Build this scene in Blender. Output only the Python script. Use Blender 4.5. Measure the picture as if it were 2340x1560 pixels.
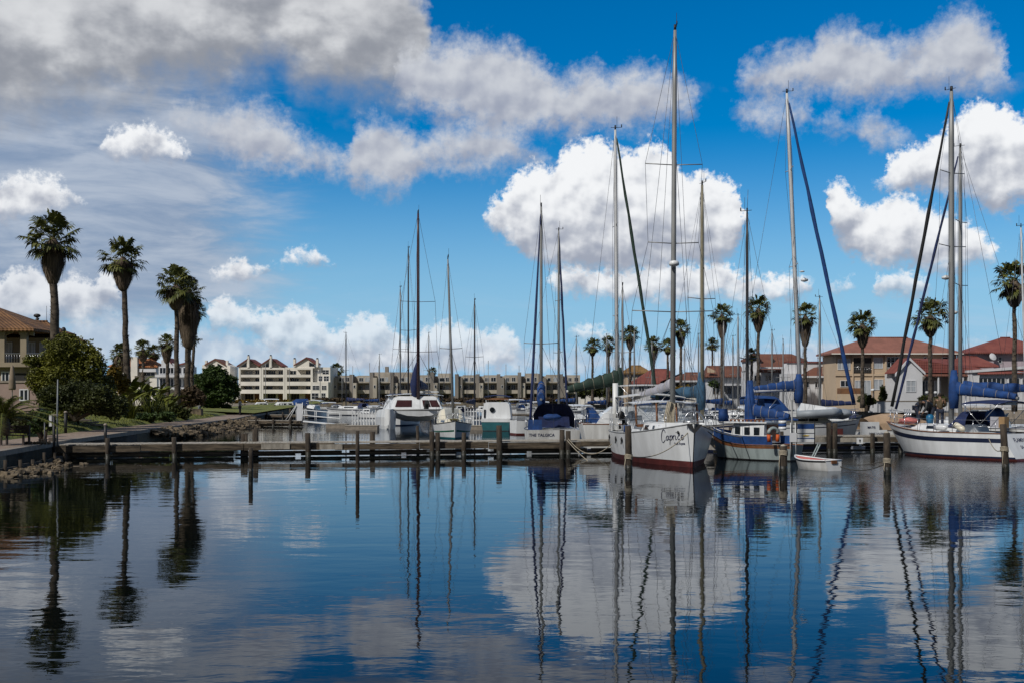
import bpy, bmesh, math, random
from mathutils import Vector, Matrix, noise as mnoise
C = bpy.context
S = C.scene
R = math.radians
random.seed(7)
for o in list(bpy.data.objects): bpy.data.objects.remove(o)

# ------------------------------------------------------------------ camera
F, CX, HZ, CAMZ = 2600.0, 1170.0, 902.0, 3.0      # focal length in photo pixels, picture centre, horizon row, eye height
cd = bpy.data.cameras.new("Camera"); cam = bpy.data.objects.new("Camera", cd); S.collection.objects.link(cam)
cd.sensor_width = 36.0; cd.lens = 36.0 * F / 2340.0
cd.shift_y = (HZ - 780.0) / 2340.0
cd.clip_start = 0.1; cd.clip_end = 9000
cam.location = (0, 0, CAMZ); cam.rotation_euler = (R(90), 0, 0)
S.camera = cam
S.view_settings.view_transform = 'Standard'; S.view_settings.look = 'None'
S.view_settings.exposure = 0.0; S.view_settings.gamma = 1.0
S.cycles.max_bounces = 6; S.cycles.transparent_max_bounces = 12
S.cycles.caustics_reflective = False; S.cycles.caustics_refractive = False

# ------------------------------------------------------------------ sun
SUN_TO = Vector((-0.62, -0.66, 0.85)).normalized()
SUN_EL = math.asin(SUN_TO.z); SUN_AZ = math.atan2(SUN_TO.x, SUN_TO.y)
ld = bpy.data.lights.new("Sun", 'SUN'); sun = bpy.data.objects.new("Sun", ld); S.collection.objects.link(sun)
ld.energy = 3.3; ld.angle = R(1.5); ld.color = (1.0, 0.955, 0.89)
sun.rotation_euler = SUN_TO.to_track_quat('Z', 'Y').to_euler()
sun.location = (0, 0, 60)

# ------------------------------------------------------------------ sky: Nishita air with procedural clouds laid out by azimuth and elevation
w = bpy.data.worlds.new("World"); S.world = w; w.use_nodes = True
nt = w.node_tree; nt.nodes.clear(); LK = nt.links.new
class E:
    """a node socket with arithmetic"""
    def __init__(s, sock): s.s = sock
    def __add__(a, b): return mth('ADD', a, b)
    def __radd__(a, b): return mth('ADD', b, a)
    def __sub__(a, b): return mth('SUBTRACT', a, b)
    def __rsub__(a, b): return mth('SUBTRACT', b, a)
    def __mul__(a, b): return mth('MULTIPLY', a, b)
    def __rmul__(a, b): return mth('MULTIPLY', b, a)
TREE = [nt]
def put(n, i, v):
    if isinstance(v, E): TREE[0].links.new(v.s, n.inputs[i])
    elif v is not None: n.inputs[i].default_value = v
def mth(op, a, b=None, c=None, clamp=False):
    n = TREE[0].nodes.new('ShaderNodeMath'); n.operation = op; n.use_clamp = clamp
    put(n, 0, a); put(n, 1, b); put(n, 2, c)
    return E(n.outputs[0])
def vmt(op, a, b=None, c=None, out=0):
    n = TREE[0].nodes.new('ShaderNodeVectorMath'); n.operation = op
    put(n, 0, a); put(n, 1, b); put(n, 2, c)
    return E(n.outputs[out])
def comb(x, y, z):
    n = TREE[0].nodes.new('ShaderNodeCombineXYZ'); put(n, 0, x); put(n, 1, y); put(n, 2, z); return E(n.outputs[0])
def sepv(v):
    n = TREE[0].nodes.new('ShaderNodeSeparateXYZ'); put(n, 0, v); return [E(o) for o in n.outputs]
def noi(v, scale, detail=4.0, rough=0.5, dist=0.0, color=False):
    n = TREE[0].nodes.new('ShaderNodeTexNoise'); put(n, 'Vector', v); n.inputs['Scale'].default_value = scale
    n.inputs['Detail'].default_value = detail; n.inputs['Roughness'].default_value = rough; n.inputs['Distortion'].default_value = dist
    return E(n.outputs[1 if color else 0])
def sstep(v, a, b, lo=0.0, hi=1.0):
    n = TREE[0].nodes.new('ShaderNodeMapRange'); n.interpolation_type = 'SMOOTHSTEP'; put(n, 'Value', v)
    n.inputs['From Min'].default_value = a; n.inputs['From Max'].default_value = b
    n.inputs['To Min'].default_value = lo; n.inputs['To Max'].default_value = hi
    return E(n.outputs[0])
def mixc(f, a, b):
    n = TREE[0].nodes.new('ShaderNodeMix'); n.data_type = 'RGBA'; put(n, 0, f); put(n, 6, a); put(n, 7, b); return E(n.outputs[2])

D2 = 180 / math.pi
def ang(px, py):                       # photo pixel -> azimuth, elevation in degrees
    u, v = (px - CX) / F, (HZ - py) / F
    return math.atan(u) * D2, math.atan2(v, math.sqrt(1 + u * u)) * D2
# every cloud layer is a row of (bearing, top edge, base), measured in photo pixels and turned into degrees of sky; top below base = gap
L_BANK = [(-150,-150,292),(0,-150,288),(150,-150,268),(300,-150,252),(400,-150,238),(480,-150,240),(560,-150,192),(620,-150,172),(680,-150,215),(760,-150,238),(850,-150,250),(930,-120,240),(968,-20,215),(985,90,170),(1000,200,150),(2490,200,150)]
L_MID1 = [(-150,300,250),(880,250,200),(905,130,215),(940,92,245),(990,95,268),(1050,88,288),(1110,84,302),(1160,90,322),(1200,122,312),(1250,142,300),(1290,190,305),(1310,172,318),(1350,150,305),(1395,170,308),(1440,143,302),(1490,150,292),(1530,165,282),(1570,190,272),(1600,240,248),(1625,270,200),(1670,230,180),(1695,170,205),(1740,138,226),(1790,115,228),(1850,110,228),(1885,66,222),(1930,58,232),(1990,80,238),(2060,92,222),(2110,72,206),(2150,45,206),(2200,26,208),(2250,48,202),(2290,100,192),(2312,170,180),(2340,210,150),(2490,210,150)]
L_MID2 = [(-150,300,250),(370,290,255),(400,256,292),(440,250,302),(470,262,325),(520,250,362),(580,240,386),(640,258,388),(680,306,392),(740,330,398),(785,345,405),(808,290,432),(860,268,442),(900,283,446),(960,305,404),(1010,285,388),(1060,274,392),(1110,274,396),(1160,293,392),(1200,328,382),(1240,350,378),(1290,390,365),(1660,280,250),(1700,242,272),(1760,230,302),(1820,236,292),(1848,264,275),(1866,285,292),(1885,274,308),(1912,272,310),(1945,290,302),(1965,280,302),(1990,262,332),(2030,290,345),(2080,312,330),(2110,335,318),(2490,340,300)]
L_CUM = [(-150,350,320),(220,345,330),(242,305,366),(285,286,376),(340,282,380),(400,310,376),(448,358,360),(470,380,340),(1075,500,470),(1105,470,522),(1150,430,560),(1180,397,582),(1222,370,618),(1258,378,624),(1288,332,628),(1330,311,632),(1370,308,638),(1402,330,638),(1440,338,632),(1480,318,628),(1522,325,628),(1560,385,628),(1600,392,624),(1650,398,614),(1692,440,562),(1710,500,510),(1870,450,430),(1888,418,519),(1922,408,576),(1952,439,592),(2000,464,616),(2040,438,626),(2080,444,616),(2120,474,636),(2160,476,640),(2200,494,626),(2260,539,616),(2310,590,565),(2490,600,550)]
L_CUM2 = [(-150,425,522),(0,410,520),(60,384,512),(110,388,502),(152,420,492),(200,470,482),(250,520,460),(460,640,615),(488,602,652),(540,584,656),(580,600,652),(628,602,630),(640,592,610),(652,570,612),(690,561,617),(740,574,617),(766,600,610),(790,625,590),(1220,660,620),(1262,612,672),(1320,600,692),(1380,606,692),(1450,600,702),(1520,594,706),(1600,600,702),(1650,590,692),(1690,620,702),(1740,614,697),(1800,620,692),(1850,632,682),(1890,670,640),(1940,450,400),(2010,400,441),(2045,344,458),(2100,322,458),(2160,292,458),(2200,234,462),(2250,216,488),(2300,240,508),(2340,262,478),(2490,292,486)]
L_LOW = [(-150,596,748),(0,628,752),(40,600,752),(90,606,752),(130,636,748),(170,616,752),(210,636,742),(245,606,728),(270,646,711),(300,720,680),(460,720,690),(488,676,768),(530,668,772),(570,696,768),(600,712,788),(622,700,818),(660,688,828),(710,696,828),(750,736,828),(780,742,852),(820,710,856),(860,716,858),(900,736,858),(930,766,858),(970,746,858),(1020,730,858),(1060,736,858),(1100,752,858),(1150,740,848),(1182,766,828),(1210,810,780),(1260,790,760),(1320,740,790),(1380,745,792),(1430,762,782),(1470,800,770),(1870,680,640),(1898,636,676),(1940,626,676),(1970,670,650),(1985,670,650),(2005,619,690),(2060,609,694),(2110,619,690),(2145,670,640),(2490,690,640)]
L_HOR = [(-150,712,874),(60,732,874),(160,712,874),(280,697,874),(380,732,874),(470,722,874),(560,752,874),(700,762,874),(900,762,874),(1100,762,874),(1250,776,874),(1420,786,874),(1560,766,874),(1750,776,874),(1900,756,874),(2100,776,874),(2300,756,874),(2490,776,874)]
AZ0, AZR, EL0, ELR = -28.0, 56.0, -8.0, 36.0
def fcurve(t, pts):
    n = TREE[0].nodes.new('ShaderNodeFloatCurve'); c = n.mapping.curves[0]; n.mapping.use_clip = False
    pts = sorted(pts)
    c.points[0].location = pts[0]; c.points[1].location = pts[-1]
    for p in pts[1:-1]: c.points.new(*p)
    for p in c.points: p.handle_type = 'AUTO_CLAMPED'
    n.mapping.update(); put(n, 'Value', t); return E(n.outputs[0])
def layer(p, rows, k=.5):
    """depth inside the cloud row in degrees, and height above its base from 0 to 1"""
    a, e, _ = sepv(p)
    t = (a - AZ0) * (1 / AZR)
    T, Bt = [], []
    for (x, yt, yb) in rows:
        x = min(max(x, -145), 2485); ax, et = ang(x, yt); _, eb = ang(x, yb)
        T.append(((ax - AZ0) / AZR, (et - EL0) / ELR)); Bt.append(((ax - AZ0) / AZR, (eb - EL0) / ELR))
    en = (e - EL0) * (1 / ELR)
    top, bot = fcurve(t, T), fcurve(t, Bt)
    up, dn = (top - en) * ELR, (en - bot) * ELR
    h = mth('DIVIDE', dn, mth('MAXIMUM', up + dn, .3), clamp=True)
    return mth('SMOOTH_MIN', up, dn, k), h, up, dn

tc = nt.nodes.new('ShaderNodeTexCoord'); G = E(tc.outputs['Generated'])
gx, gy, gz = sepv(vmt('NORMALIZE', G))
az = mth('ARCTAN2', gx, gy) * D2; el = mth('ARCSINE', gz) * D2
P = comb(az, el, 0.0)
HALF3 = (0.5, 0.5, 0.5)
wp = vmt('SUBTRACT', noi(P, 0.35, 3.0, 0.55, color=True), HALF3)
wp2 = vmt('SUBTRACT', noi(P, 1.6, 7.0, 0.60, color=True), HALF3)
def warped(amp1, amp2):
    q = vmt('MULTIPLY_ADD', wp, (amp1, amp1 * .7, 0), P)
    return vmt('MULTIPLY_ADD', wp2, (amp2, amp2, 0), q)
LD = (-0.42, 0.62, 0.0)               # towards the light, in degrees across the sky
Pb, Pm, Pc = warped(2.2, .8), warped(1.3, 1.3), warped(.9, 1.15)
broad = noi(P, .30, 4.0, .5)          # large soft masses
Pw = vmt('MULTIPLY', P, (.75, 1.1, 1.0)); wide = noi(Pw, .33, 5.0, .52); wrel = wide - noi(vmt('ADD', Pw, (-.25, .5, 0)), .33, 5.0, .52)   # long flat masses
bill = noi(P, 1.0, 6.0, .62)          # billows
big = noi(P, .62, 2.6, .5)
rel = (big - noi(vmt('ADD', P, (-.30, .46, 0)), .62, 2.6, .5)) * 1.25   # billows lit from the upper left
puff = (bill - noi(vmt('ADD', P, (-.10, .15, 0)), 1.0, 5.0, .55))
fine = noi(P, 3.0, 6.0, .65)
V8 = lambda r, g, b: (r * 10, g * 10, b * 10, 1)
# air
sky = nt.nodes.new('ShaderNodeTexSky'); sky.sky_type = 'NISHITA'; sky.sun_disc = False
sky.sun_elevation = SUN_EL; sky.sun_rotation = SUN_AZ; sky.air_density = 1.0; sky.dust_density = 0.2; sky.ozone_density = 4.0
hs = nt.nodes.new('ShaderNodeHueSaturation'); LK(sky.outputs[0], hs.inputs['Color'])
hs.inputs['Saturation'].default_value = 1.55; hs.inputs['Hue'].default_value = 0.503; hs.inputs['Value'].default_value = .96
air = E(hs.outputs[0])
# thin high veil on the left and streaks low down
Ps = comb(az * 0.35 + el * 0.12, el * 1.5, 0.0)
veil = noi(Ps, 0.42, 6.0, 0.6, 0.4)
vmx = mth('MULTIPLY', sstep(az, -5.0, -20.0), sstep(el, 1.5, 5.5) * sstep(el, 17.5, 12.0))
aV = sstep(veil * 1.0 + vmx * 1.0, .72, 1.34, 0, .94)
low = sstep(el, 7.0, 1.5)
aL = sstep(veil, .48, .76) * low * .5
bask = sstep(el, -1.0, 13.0, 1.0, 0.0)
air = mixc(bask, air, V8(.24, .50, .76))
air = mixc(aV, air, mixc(sstep(veil, .35, .65), V8(.24, .32, .46), V8(.45, .51, .61)))
air = mixc(aL, air, V8(.50, .61, .75))
inside = mth('GREATER_THAN', gy, 0.05)
col = air
# horizon haze clouds
d, h, up, dn = layer(Pc, L_HOR, .6)
col = mixc(sstep(d + (bill - .5) * 2.2 + (fine - .5) * .8, .0, 1.2, 0, .82) * inside, col, mixc(sstep(rel + (bill - .5) * .8, -.2, .3), V8(.46, .54, .66), V8(.68, .74, .81)))
# soft grey bank
d, h, up, dn = layer(Pb, L_BANK, 1.0)
a = sstep(d + (bill - .5) * 1.8 + (wide - .5) * 3.2, -1.1, 2.2)
tone = sstep((wide - .5) * 1.5 + wrel * 1.2 + (broad - .5) * .8 + sstep(dn + (wide - .5) * 5.0, .5, 6.0) * .62, -.16, .86)
brt = sstep(wide + broad, .98, 1.25) * .6
col = mixc(a * inside, col, mixc(tone, V8(.285, .305, .35), mixc(brt, V8(.59, .605, .635), V8(.74, .755, .775))))
# half-lit middle clouds
for rows in (L_MID2, L_MID1):
    d, h, up, dn = layer(Pm, rows, .8)
    a = sstep(d + (bill - .5) * 1.5 + (fine - .5) * .9, -.55, 1.15, 0, .98)
    tone = sstep(rel * .8 + puff * .22 + wrel * .8 + h * .48, -.16, .60)
    col = mixc(a * inside, col, mixc(tone, V8(.34, .375, .47), V8(.63, .655, .70)))
# bright cumulus
for rows, ks in ((L_CUM2, 1.0), (L_CUM, 1.0), (L_LOW, .85)):
    d, h, up, dn = layer(Pc, rows, .5)
    a = sstep(d + (fine - .5) * 1.35 + (bill - .5) * .9, -.06, .56) * sstep(dn + (bill - .5) * 1.6, -.35, 1.0)
    tone = sstep(h * .95 + rel * 1.1 + puff * .40 + (fine - .5) * .14, .0, .80)
    c = mixc(tone, V8(.35, .385, .47), V8(.90, .915, .935))
    col = mixc(a * inside * mth('SUBTRACT', ks, low * .2), col, c)
# dark grey added to the unseen sky overhead and behind us, cutting fill light
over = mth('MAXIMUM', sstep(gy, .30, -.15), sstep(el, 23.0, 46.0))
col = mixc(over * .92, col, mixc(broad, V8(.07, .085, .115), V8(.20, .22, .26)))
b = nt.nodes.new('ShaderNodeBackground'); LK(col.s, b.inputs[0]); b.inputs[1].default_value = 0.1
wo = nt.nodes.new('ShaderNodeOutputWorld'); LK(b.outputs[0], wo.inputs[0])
# ------------------------------------------------------------------ helpers: materials
MATS = {}
def newmat(name):
    m = bpy.data.materials.new(name); m.use_nodes = True; MATS[name] = m
    b = m.node_tree.nodes['Principled BSDF']; TREE[0] = m.node_tree
    return m, b
def water_mat():
    m, b = newmat('water')
    g = TREE[0].nodes.new('ShaderNodeNewGeometry'); pos = E(g.outputs['Position'])
    x, y, z = sepv(pos)
    v1 = comb(x * .55, y * 1.0, 0.0)
    n1 = noi(v1, 0.55, 2.0, .5, .3); n2 = noi(v1, 2.2, 3.0, .55, .2); n3 = noi(comb(x * .8, y, 0.0), 7.0, 2.0, .5)
    gust = sstep(noi(pos, .05, 2.0) + sstep(x, 4.0, 14.0, 0, .32) * sstep(y, 22.0, 34.0) - sstep(y, 70.0, 90.0, 0, .3), .55, .85)
    h = n1 * .020 + n2 * .0062 + n3 * (0.0006 + gust * .015)
    T_ = TREE[0]; bp = T_.nodes.new('ShaderNodeBump'); bp.inputs['Distance'].default_value = 1.0; bp.inputs['Strength'].default_value = 0.55
    put(bp, 'Height', h)
    fr = T_.nodes.new('ShaderNodeFresnel'); fr.inputs['IOR'].default_value = 1.333
    gl = T_.nodes.new('ShaderNodeBsdfGlossy'); gl.inputs['Roughness'].default_value = .015; gl.inputs['Color'].default_value = (.80, .83, .87, 1); T_.links.new(bp.outputs[0], gl.inputs['Normal'])
    df = T_.nodes.new('ShaderNodeBsdfDiffuse'); df.inputs['Color'].default_value = (.0022, .0038, .0036, 1)
    mx = T_.nodes.new('ShaderNodeMixShader'); T_.links.new(fr.outputs[0], mx.inputs[0]); T_.links.new(df.outputs[0], mx.inputs[1]); T_.links.new(gl.outputs[0], mx.inputs[2])
    out = T_.nodes['Material Output']; T_.links.new(mx.outputs[0], out.inputs['Surface']); T_.nodes.remove(b)
    return m
me = bpy.data.meshes.new('water'); me.from_pydata([(-3000, -40, 0), (3000, -40, 0), (3000, 6000, 0), (-3000, 6000, 0)], [], [(0, 1, 2, 3)])
me.materials.append(water_mat()); wat = bpy.data.objects.new('water', me); S.collection.objects.link(wat); wat['kind'] = 'structure'
# ------------------------------------------------------------------ helpers: where a photo pixel stands at depth d (metres)
def WX(px, d): return (px - CX) / F * d
def WZ(py, d): return CAMZ + (HZ - py) / F * d
def W(px, py, d): return Vector((WX(px, d), d, WZ(py, d)))
def GD(py, z=0.0): return (CAMZ - z) * F / (py - HZ)

def mat(name, col, rough=.6, var=.18, scale=2.0, metal=0.0, bump=0.0, bscale=None, spec=.5, stretch=(1, 1, 1), col2=None, det=4.0):
    """a procedural surface: base colour broken up by noise, optional fine bump"""
    if name in MATS: return MATS[name]
    m, b = newmat(name)
    t = TREE[0].nodes.new('ShaderNodeTexCoord'); v = E(t.outputs['Object'])
    v = vmt('MULTIPLY', v, stretch)
    n = noi(v, scale, det, .6)
    c1 = tuple(max(0, c * (1 - var)) for c in col) + (1,)
    c2 = (tuple(min(1, c * (1 + var)) for c in col) if col2 is None else col2) + (1,)
    put(b, 'Base Color', mixc(sstep(n, .30, .70), c1, c2))
    b.inputs['Roughness'].default_value = rough; b.inputs['Metallic'].default_value = metal
    b.inputs['Specular IOR Level'].default_value = spec
    if bump:
        bp = TREE[0].nodes.new('ShaderNodeBump'); bp.inputs['Strength'].default_value = bump; bp.inputs['Distance'].default_value = .03
        put(bp, 'Height', noi(v, bscale or scale * 5, 3.0)); TREE[0].links.new(bp.outputs[0], b.inputs['Normal'])
    return m

class MB:
    """collects shapes into one mesh"""
    def __init__(s): s.v = []; s.f = []; s.sm = []
    def add(s, vs, fs, smooth=False):
        o = len(s.v); s.v += [tuple(v) for v in vs]
        for f in fs: s.f.append(tuple(i + o for i in f)); s.sm.append(smooth)
        return s
    def box(s, c, size, rz=0.0, taper=1.0):
        x, y, z = (a / 2 for a in size); co, si = math.cos(rz), math.sin(rz); vs = []
        for dz, k in ((-z, 1.0), (z, taper)):
            for dx, dy in ((-x, -y), (x, -y), (x, y), (-x, y)):
                dx *= k; dy *= k
                vs.append((c[0] + dx * co - dy * si, c[1] + dx * si + dy * co, c[2] + dz))
        return s.add(vs, [(0, 3, 2, 1), (4, 5, 6, 7), (0, 1, 5, 4), (1, 2, 6, 5), (2, 3, 7, 6), (3, 0, 4, 7)])
    def bx(s, x0, x1, y0, y1, z0, z1): return s.box(((x0 + x1) / 2, (y0 + y1) / 2, (z0 + z1) / 2), (abs(x1 - x0), abs(y1 - y0), abs(z1 - z0)))
    def tube(s, pts, r, n=6, cap=True, smooth=True):
        pts = [Vector(p) for p in pts]; rs = r if isinstance(r, (list, tuple)) else [r] * len(pts)
        rings = []; up = None
        for i, p in enumerate(pts):
            a = pts[max(i - 1, 0)]; b = pts[min(i + 1, len(pts) - 1)]; t = (b - a)
            t = t.normalized() if t.length > 1e-9 else Vector((0, 0, 1))
            if up is None:
                up = Vector((0, 0, 1)) if abs(t.z) < .9 else Vector((1, 0, 0))
            u = t.cross(up); u = u.normalized() if u.length > 1e-6 else t.orthogonal().normalized(); w_ = u.cross(t); up = w_
            rings.append([p + (u * math.cos(2 * math.pi * k / n) + w_ * math.sin(2 * math.pi * k / n)) * rs[i] for k in range(n)])
        return s.loft(rings, cap=cap, smooth=smooth)
    def loft(s, rings, cap=True, smooth=True, closed=True):
        n = len(rings[0]); vs = [v for r in rings for v in r]; fs = []
        for i in range(len(rings) - 1):
            for k in range(n if closed else n - 1):
                k2 = (k + 1) % n; fs.append((i * n + k, i * n + k2, (i + 1) * n + k2, (i + 1) * n + k))
        s.add(vs, fs, smooth)
        if cap and closed:
            o = len(s.v) - len(vs)
            s.f.append(tuple(o + k for k in range(n))[::-1]); s.sm.append(False)
            s.f.append(tuple(o + (len(rings) - 1) * n + k for k in range(n))); s.sm.append(False)
        return s
    def lathe(s, c, prof, n=12, smooth=True):
        return s.loft([[(c[0] + r * math.cos(2 * math.pi * k / n), c[1] + r * math.sin(2 * math.pi * k / n), c[2] + z) for k in range(n)] for r, z in prof], True, smooth)
    def prism(s, poly, axis, a, b):
        """poly of 2D points pushed along an axis: 'y' takes (x,z), 'z' takes (x,y), 'x' takes (y,z)"""
        def P3(p, t): return (p[0], t, p[1]) if axis == 'y' else (p[0], p[1], t) if axis == 'z' else (t, p[0], p[1])
        n = len(poly); vs = [P3(p, a) for p in poly] + [P3(p, b) for p in poly]
        fs = [tuple(range(n))[::-1], tuple(range(n, 2 * n))] + [(i, (i + 1) % n, n + (i + 1) % n, n + i) for i in range(n)]
        return s.add(vs, fs)
    def ell(s, c, r, n=10, m=6, noisy=0.0, seed=0):
        rings = []
        for i in range(m + 1):
            th = math.pi * i / m; ring = []
            for k in range(n):
                d = Vector((math.sin(th) * math.cos(2 * math.pi * k / n), math.sin(th) * math.sin(2 * math.pi * k / n), -math.cos(th)))
                q = 1 + (noisy * mnoise.noise(d * 1.7 + Vector((seed * 3.1, seed, 0))) if noisy else 0)
                ring.append((c[0] + d.x * r[0] * q, c[1] + d.y * r[1] * q, c[2] + d.z * r[2] * q))
            rings.append(ring)
        return s.loft(rings, False, True)
    def quad(s, a, b, c, d): return s.add([a, b, c, d], [(0, 1, 2, 3)])
    def build(s, name, m, parent=None, loc=None):
        me = bpy.data.meshes.new(name); me.from_pydata(s.v, [], s.f)
        me.polygons.foreach_set('use_smooth', s.sm)
        me.materials.append(m); me.update()
        o = bpy.data.objects.new(name, me); S.collection.objects.link(o)
        if parent is not None: o.parent = parent
        if loc is not None: o.location = loc
        return o

def fixn(o):
    bm = bmesh.new(); bm.from_mesh(o.data); bmesh.ops.recalc_face_normals(bm, faces=bm.faces); bm.to_mesh(o.data); bm.free(); return o
def tag(o, label=None, cat=None, group=None, kind=None):
    if label: o['label'] = label
    if cat: o['category'] = cat
    if group: o['group'] = group
    if kind: o['kind'] = kind
    return o
def thing(name, label, cat, loc=(0, 0, 0), rz=0.0, group=None):
    o = bpy.data.objects.new(name, None); S.collection.objects.link(o); o.empty_display_size = .3
    o.location = loc; o.rotation_euler = (0, 0, rz); return tag(o, label, cat, group)
KIDS = {}
def dup(o, parent=None, loc=None, rz=None, scale=None, label=None, group=None):
    c = o.copy(); S.collection.objects.link(c)
    if parent is not None: c.parent = parent
    for ch in o.children: dup(ch, c)
    if loc is not None: c.location = loc
    if rz is not None: c.rotation_euler = (0, 0, rz)
    if scale is not None: c.scale = (scale,) * 3 if not isinstance(scale, tuple) else scale
    if label: c['label'] = label
    if group: c['group'] = group
    return c
def struct(name, mb, m, kind='structure'): return tag(mb.build(name, m), kind=kind)
def lerp(a, b, t): return a + (b - a) * t
def interp(x, tab):
    if x <= tab[0][0]: return tab[0][1]
    for (a, p), (b, q) in zip(tab, tab[1:]):
        if x <= b: return lerp(p, q, (x - a) / (b - a))
    return tab[-1][1]
def sag(a, b, k, n=10):
    a, b = Vector(a), Vector(b)
    return [a.lerp(b, i / n) - Vector((0, 0, k * 4 * (i / n) * (1 - i / n))) for i in range(n + 1)]
def lettering(text, size, m, parent, fn, shear=0.0, sx=1.0, thick=.004, name='lettering', space=1.0):
    """letters as a mesh; fn places each 2D point of the writing on the surface that carries it"""
    cu = bpy.data.curves.new(name, 'FONT'); cu.body = text; cu.size = size; cu.shear = shear; cu.offset = thick; cu.space_character = space
    cu.align_x = 'CENTER'; cu.resolution_u = 3
    t = bpy.data.objects.new(name, cu); S.collection.objects.link(t)
    me = bpy.data.meshes.new_from_object(t); bpy.data.objects.remove(t)
    for v in me.vertices: v.co = fn(v.co.x * sx, v.co.y)
    me.materials.clear(); me.materials.append(m); me.update()
    o = bpy.data.objects.new(name, me); S.collection.objects.link(o); o.parent = parent
    return o

# ------------------------------------------------------------------ surfaces
M_white = mat('white_gelcoat', (.64, .655, .66), .3, .1, .8, stretch=(2.2, 2.2, .35), col2=(.71, .73, .74))
M_white2 = mat('weathered_white', (.55, .55, .53), .45, .14, 1.0, stretch=(2.5, 2.5, .4), col2=(.66, .67, .66))
M_cream = mat('cream_gelcoat', (.66, .62, .50), .35, .06, 1.5)
M_grey = mat('grey_hull', (.40, .41, .43), .35, .07, 1.0)
M_navy = mat('navy_stripe', (.012, .018, .045), .3, .1, 2.0)
M_red = mat('red_antifoul', (.085, .016, .014), .55, .35, 2.5)
M_black = mat('black_rubber', (.012, .012, .013), .55, .2)
M_glass = mat('dark_glass', (.012, .016, .02), .06, .2, 1.0, spec=.7)
M_alu = mat('mast_aluminium', (.27, .275, .27), .5, .14, 1.6, metal=.3, stretch=(1, 1, .5))
M_wmast = mat('white_mast_paint', (.52, .53, .54), .4, .1, 2.0)
M_dmast = mat('dark_mast', (.045, .045, .05), .4, .2, 3.0)
M_tan = mat('tan_mast', (.21, .19, .13), .5, .15, 3.0)
M_wire = mat('steel_wire', (.10, .10, .11), .4, .1, 8.0, metal=.5)
M_steel = mat('stainless_steel', (.55, .56, .58), .25, .06, 8.0, metal=.8)
M_blue = mat('blue_canvas', (.005, .042, .165), .8, .28, 3.0, bump=.35, bscale=9)
M_dblue = mat('navy_canvas', (.008, .018, .075), .8, .3, 3.0, bump=.3, bscale=9)
M_green = mat('green_canvas', (.014, .034, .024), .8, .3, 3.0, bump=.3, bscale=8)
M_sail = mat('grey_sail_cover', (.36, .36, .40), .8, .15, 3.0, bump=.3, bscale=8)
M_wood = mat('weathered_plank', (.045, .033, .021), .85, .5, 1.1, bump=.6, bscale=14, stretch=(1, 6, 8), col2=(.145, .112, .075))
M_plank = mat('bleached_deck', (.34, .31, .26), .85, .25, 2.0, bump=.4, bscale=10, stretch=(3, 1, 1))
M_pile = mat('tarred_pile', (.034, .026, .019), .9, .5, 3.0, bump=.8, bscale=10, stretch=(2.5, 2.5, .6), col2=(.065, .049, .034))
M_wetpile = mat('wet_pile', (.016, .016, .010), .45, .5, 5.0, bump=.6)
M_teak = mat('teak', (.16, .062, .022), .5, .25, 4.0)
M_rope = mat('rope', (.33, .29, .22), .9, .25, 20)
M_drope = mat('dark_rope', (.045, .045, .04), .9, .25, 20)
M_orange = mat('orange_foam', (.50, .085, .012), .7, .2, 4.0)
M_teal = mat('teal_paint', (.012, .095, .11), .45, .15, 2.0)
M_pgreen = mat('pale_green_paint', (.27, .32, .32), .5, .16, 1.2, stretch=(2, 2, .4))
M_rubber = mat('grey_inflatable', (.25, .28, .31), .55, .12, 2.0)
# ------------------------------------------------------------------ the ground
EDGE = [(-17.0, 18), (-18.6, 32), (-20.1, 44.7), (-21.6, 54), (-23.1, 69), (-24.8, 88), (-26.2, 108), (-28.6, 124), (-33.5, 165), (-44, 240), (-52, 302)]
def edge_x(y): return interp(y, [(b, a) for a, b in EDGE])
M_grass = mat('short_grass', (.11, .135, .018), .95, .45, 1.3, bump=.8, bscale=30, col2=(.20, .215, .042), det=8)
M_earth = mat('sandy_ground', (.20, .17, .12), .95, .3, .3, bump=.3)
M_path = mat('brick_path', (.25, .19, .145), .9, .3, 4.0, bump=.5, bscale=14, det=8)
M_kerb = mat('kerb_concrete', (.25, .215, .175), .85, .2, 3.0, bump=.3)
M_seawall = mat('dark_seawall', (.050, .046, .038), .9, .45, 1.5, bump=.7, bscale=6)
M_rock = mat('quarried_rock', (.060, .046, .030), .9, .55, 2.0, bump=.6, bscale=6, col2=(.20, .155, .10))
# far land round the basin: one sheet to the horizon
g = MB()
far = [(-52, 302), (44, 306), (40, 250), (44, 185), (56, 146), (74, 138), (140, 128)]
inner = [(x, y) for x, y in EDGE] + far
outer = []
for x, y in inner:
    d = Vector((x, y - 100, 0)).normalized(); outer.append((x + d.x * 2500, y + d.y * 2500))
n = len(inner)
vs = [(x, y, -1.5) for x, y in inner] + [(x, y, .78 if x < -10 and y < 200 else 1.35) for x, y in inner] + [(x, y, 1.0) for x, y in outer]
fs = []
for i in range(n - 1):
    fs += [(i, i + 1, n + i + 1, n + i), (n + i, n + i + 1, 2 * n + i + 1, 2 * n + i)]
g.add(vs, fs); fixn(struct('ground', g, M_earth))
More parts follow.
